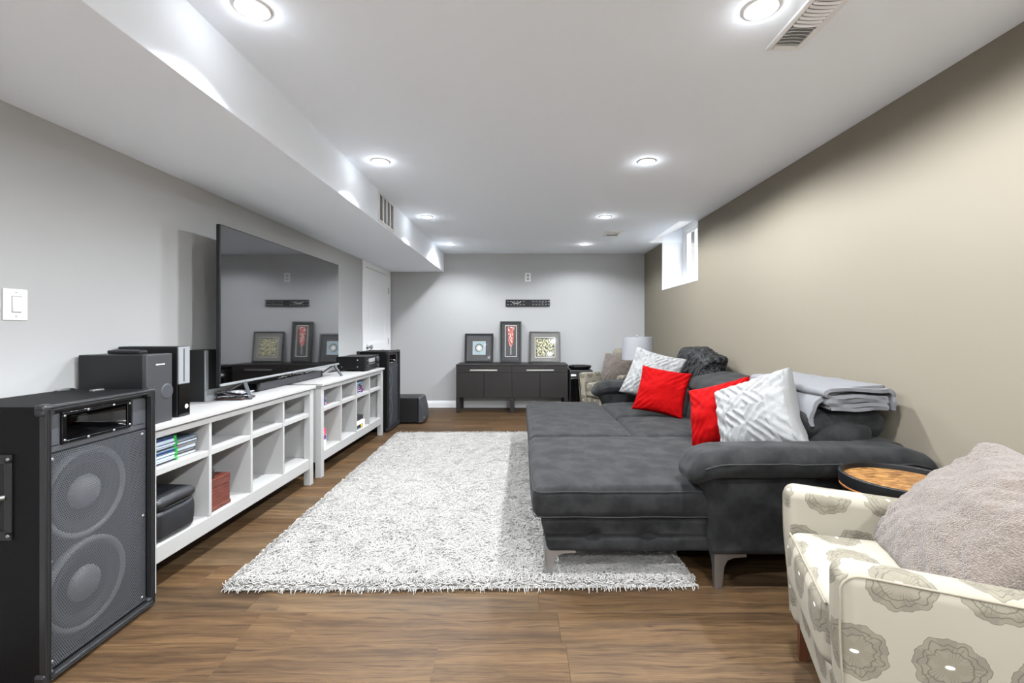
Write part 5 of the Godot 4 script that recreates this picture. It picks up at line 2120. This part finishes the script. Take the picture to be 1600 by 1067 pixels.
func devices() -> void:
	var top := 0.7455
	# subwoofer with grey front, a remote on it
	var t := thing("subwoofer", "black upright subwoofer with brushed grey front on the near end of the white shelf", "subwoofer", P(-1.795, top, 2.065))
	var g := world_geo(t)
	g.rspan(-1.945, -1.662, top, 1.058, 1.998, 2.140, 0.004, 2)
	part(t, "cabinet", g, mt["black plastic"])
	g = world_geo(t)
	g.rspan(-1.664, -1.640, top, 1.060, 1.996, 2.142, 0.006, 2)
	var fr := part(t, "front_panel", g, mt["grey metal face"])
	g = world_geo(t)
	g.x = g.x * Transform3D(Basis(Vector3.BACK, -PI / 2), P(-1.6405, 0.885, 2.108))
	g.lathe([Vector2(0.034, -0.002), Vector2(0.036, 0.0015), Vector2(0.028, 0.0025), Vector2(0.0, 0.0005)], 36)
	part(fr, "port", g, mt["dark grey plastic"])
	g = world_geo(t)
	g.rspan(-1.641, -1.6392, 1.010, 1.015, 2.045, 2.095, 0.0006)
	part(fr, "badge", g, mt["white plastic"])
	t = thing("remote_control", "slim black remote control lying on the grey-fronted subwoofer", "remote control", P(-1.79, 1.0605, 2.07), deg_to_rad(-6))
	g = Geo.new()
	g.rbox(Vector3(0, 0.008, 0), Vector3(0.165, 0.016, 0.042), 0.006, 2)
	part(t, "body", g, mt["black plastic"])
	for k in 5:
		for j in 2:
			g = Geo.new()
			g.rbox(Vector3(-0.055 + k * 0.024, 0.0165, -0.008 + j * 0.016), Vector3(0.013, 0.003, 0.009), 0.001)
			part(t, "button", g, mt["dark grey plastic"])
	# game console standing upright
	t = thing("game_console", "tall black game console standing on edge beside the grey-fronted subwoofer", "game console", P(-1.80, top, 2.232))
	g = world_geo(t)
	g.rspan(-1.948, -1.662, top, 1.088, 2.200, 2.278, 0.003, 1)
	part(t, "shell", g, mt["black plastic"])
	g = world_geo(t)
	g.rspan(-1.664, -1.656, 0.905, 1.086, 2.204, 2.276, 0.002)
	part(t, "front_panel", g, mt["silver plastic"], "brushed grey upper front")
	g = world_geo(t)
	g.rspan(-1.657, -1.6545, 0.915, 1.078, 2.234, 2.239, 0.001)
	part(t, "disc_slot", g, mt["rubber"])
	g = world_geo(t)
	g.rspan(-1.664, -1.655, top + 0.002, 0.903, 2.204, 2.276, 0.002)
	part(t, "lower_front", g, mt["black gloss"])
	g = world_geo(t)
	g.x = g.x * Transform3D(Basis(Vector3.BACK, -PI / 2), P(-1.655, 0.792, 2.252))
	g.lathe([Vector2(0.011, 0.0), Vector2(0.010, 0.0015), Vector2(0.0, 0.002)], 24)
	part(t, "power_button", g, mt["white plastic"])
	# black and silver bookshelf speaker
	t = thing("small_speaker", "black bookshelf speaker with silver lower front behind the television's near edge", "speaker", P(-1.91, top, 2.76))
	g = world_geo(t)
	g.rspan(-1.958, -1.862, top, 1.050, 2.675, 2.840, 0.004, 2)
	part(t, "cabinet", g, mt["black plastic"])
	g = world_geo(t)
	g.rspan(-1.864, -1.852, 0.815, 1.048, 2.700, 2.838, 0.003)
	part(t, "grille", g, mt["rubber"])
	g = world_geo(t)
	g.rspan(-1.864, -1.850, top, 0.815, 2.677, 2.838, 0.003)
	g.rspan(-1.864, -1.853, 0.815, 1.048, 2.677, 2.700, 0.003)
	part(t, "silver_front", g, mt["silver plastic"])
	# magazines and a tablet-like tray by the near TV foot
	t = thing("flat_tray", "flat dark tray on the white shelf beside the near foot of the television", "tray", P(-1.745, top, 2.80))
	g = world_geo(t)
	g.rspan(-1.835, -1.672, top, top + 0.016, 2.730, 2.865, 0.006, 2)
	part(t, "body", g, mt["dark grey plastic"])
	g = world_geo(t)
	g.rspan(-1.838, -1.669, top + 0.006, top + 0.010, 2.727, 2.868, 0.002)
	part(t, "trim_line", g, mt["walnut leg"], "thin reddish edge")
	var r := RandomNumberGenerator.new()
	r.seed = 9
	for k in 4:
		t = thing("magazine", "crumpled black and white leaflet %s under the television" % ["at the bottom of the pile", "second in the pile", "third in the pile", "on top of the pile"][k], "leaflet", P(-1.762 + r.randf_range(-0.012, 0.012), top + 0.0165 + 0.0082 * k, 2.80 + r.randf_range(-0.01, 0.01)), r.randf_range(-0.5, 0.5), "leaflets under the television")
		g = Geo.new()
		var ph := k * 3.0
		g.grid(14, 10, func(a: float, b: float): return Vector3((a - 0.5) * 0.17, 0.0042 + 0.0034 * sin(a * 9.0 + ph) + 0.002 * sin(b * 8.0 + ph), (0.5 - b) * 0.125))
		g.grid(14, 10, func(a: float, b: float): return Vector3((0.5 - a) * 0.17, 0.0030 + 0.0034 * sin((1.0 - a) * 9.0 + ph) + 0.002 * sin(b * 8.0 + ph), (0.5 - b) * 0.125))
		part(t, "sheet", g, mt["print magazine"])
	# soundbar
	t = thing("soundbar", "long dark grey soundbar lying under the television", "soundbar", P(-1.835, top, 3.64))
	g = world_geo(t)
	g.rspan(-1.885, -1.797, top, top + 0.054, 3.14, 4.10, 0.006, 2)
	part(t, "body", g, mt["dark grey plastic"])
	g = world_geo(t)
	g.rspan(-1.886, -1.796, top - 0.0005, top + 0.055, 3.105, 3.142, 0.010, 3)
	g.rspan(-1.886, -1.796, top - 0.0005, top + 0.055, 4.098, 4.13, 0.010, 3)
	part(t, "end_cap", g, mt["black gloss"])
	g = world_geo(t)
	g.rspan(-1.798, -1.7955, top + 0.018, top + 0.036, 3.66, 3.70, 0.001)
	part(t, "display_window", g, mt["black gloss"])
	g = world_geo(t)
	for k in 7:
		var w := []
		for i in 9:
			var u := i / 8.0
			w.append(P(-1.815 + 0.018 * sin(u * 5.0 + k), top + 0.060 + 0.014 * sin(u * PI) + 0.004 * (k % 3), 3.40 + 0.075 * k + u * 0.13))
		g.tube(w, 0.0035, 6)
	part(t, "cable", g, mt["white plastic"], "loose white cable")
	# receiver
	t = thing("av_receiver", "black amplifier with knobs at the far end of the white shelf", "amplifier", P(-1.72, top, 4.84))
	g = world_geo(t)
	g.rspan(-1.868, -1.592, top + 0.014, top + 0.148, 4.62, 5.05, 0.004, 1)
	part(t, "case", g, mt["black metal"])
	g = world_geo(t)
	g.rspan(-1.594, -1.576, top + 0.010, top + 0.150, 4.617, 5.053, 0.005, 2)
	var face := part(t, "front_panel", g, mt["black plastic"])
	g = world_geo(t)
	g.rspan(-1.577, -1.574, top + 0.085, top + 0.125, 4.71, 4.90, 0.002)
	part(face, "display_window", g, mt["vent slot"])
	g = world_geo(t)
	g.rspan(-1.577, -1.573, top + 0.066, top + 0.071, 4.70, 4.91, 0.001)
	part(face, "trim_line", g, mt["silver plastic"])
	for q in [[4.985, 0.105, 0.030], [4.655, 0.105, 0.012], [4.655, 0.045, 0.010], [4.985, 0.04, 0.012]]:
		g = world_geo(t)
		g.x = g.x * Transform3D(Basis(Vector3.BACK, -PI / 2), P(-1.576, top + q[1], q[0]))
		g.lathe([Vector2(q[2], 0.0), Vector2(q[2], 0.016), Vector2(q[2] * 0.85, 0.019), Vector2(0, 0.019)], 24)
		part(face, "knob", g, mt["grey metal face"])
	for q in [[-1.66, 0.045], [-1.66, 0.115], [-1.82, 0.045]]:
		g = world_geo(t)
		g.x = g.x * Transform3D(Basis(Vector3.RIGHT, PI / 2), P(q[0], top + q[1], 4.62))
		g.lathe([Vector2(0.006, 0.0), Vector2(0.005, 0.002), Vector2(0, 0.003)], 10)
		part(t, "screw", g, mt["steel"])
	for px in [-1.84, -1.62]:
		for d in [4.66, 5.01]:
			g = world_geo(t)
			g.lathe([Vector2(0, 0), Vector2(0.018, 0), Vector2(0.018, 0.015), Vector2(0, 0.015)], 16, P(px, top, d))
			part(t, "foot", g, mt["rubber"])
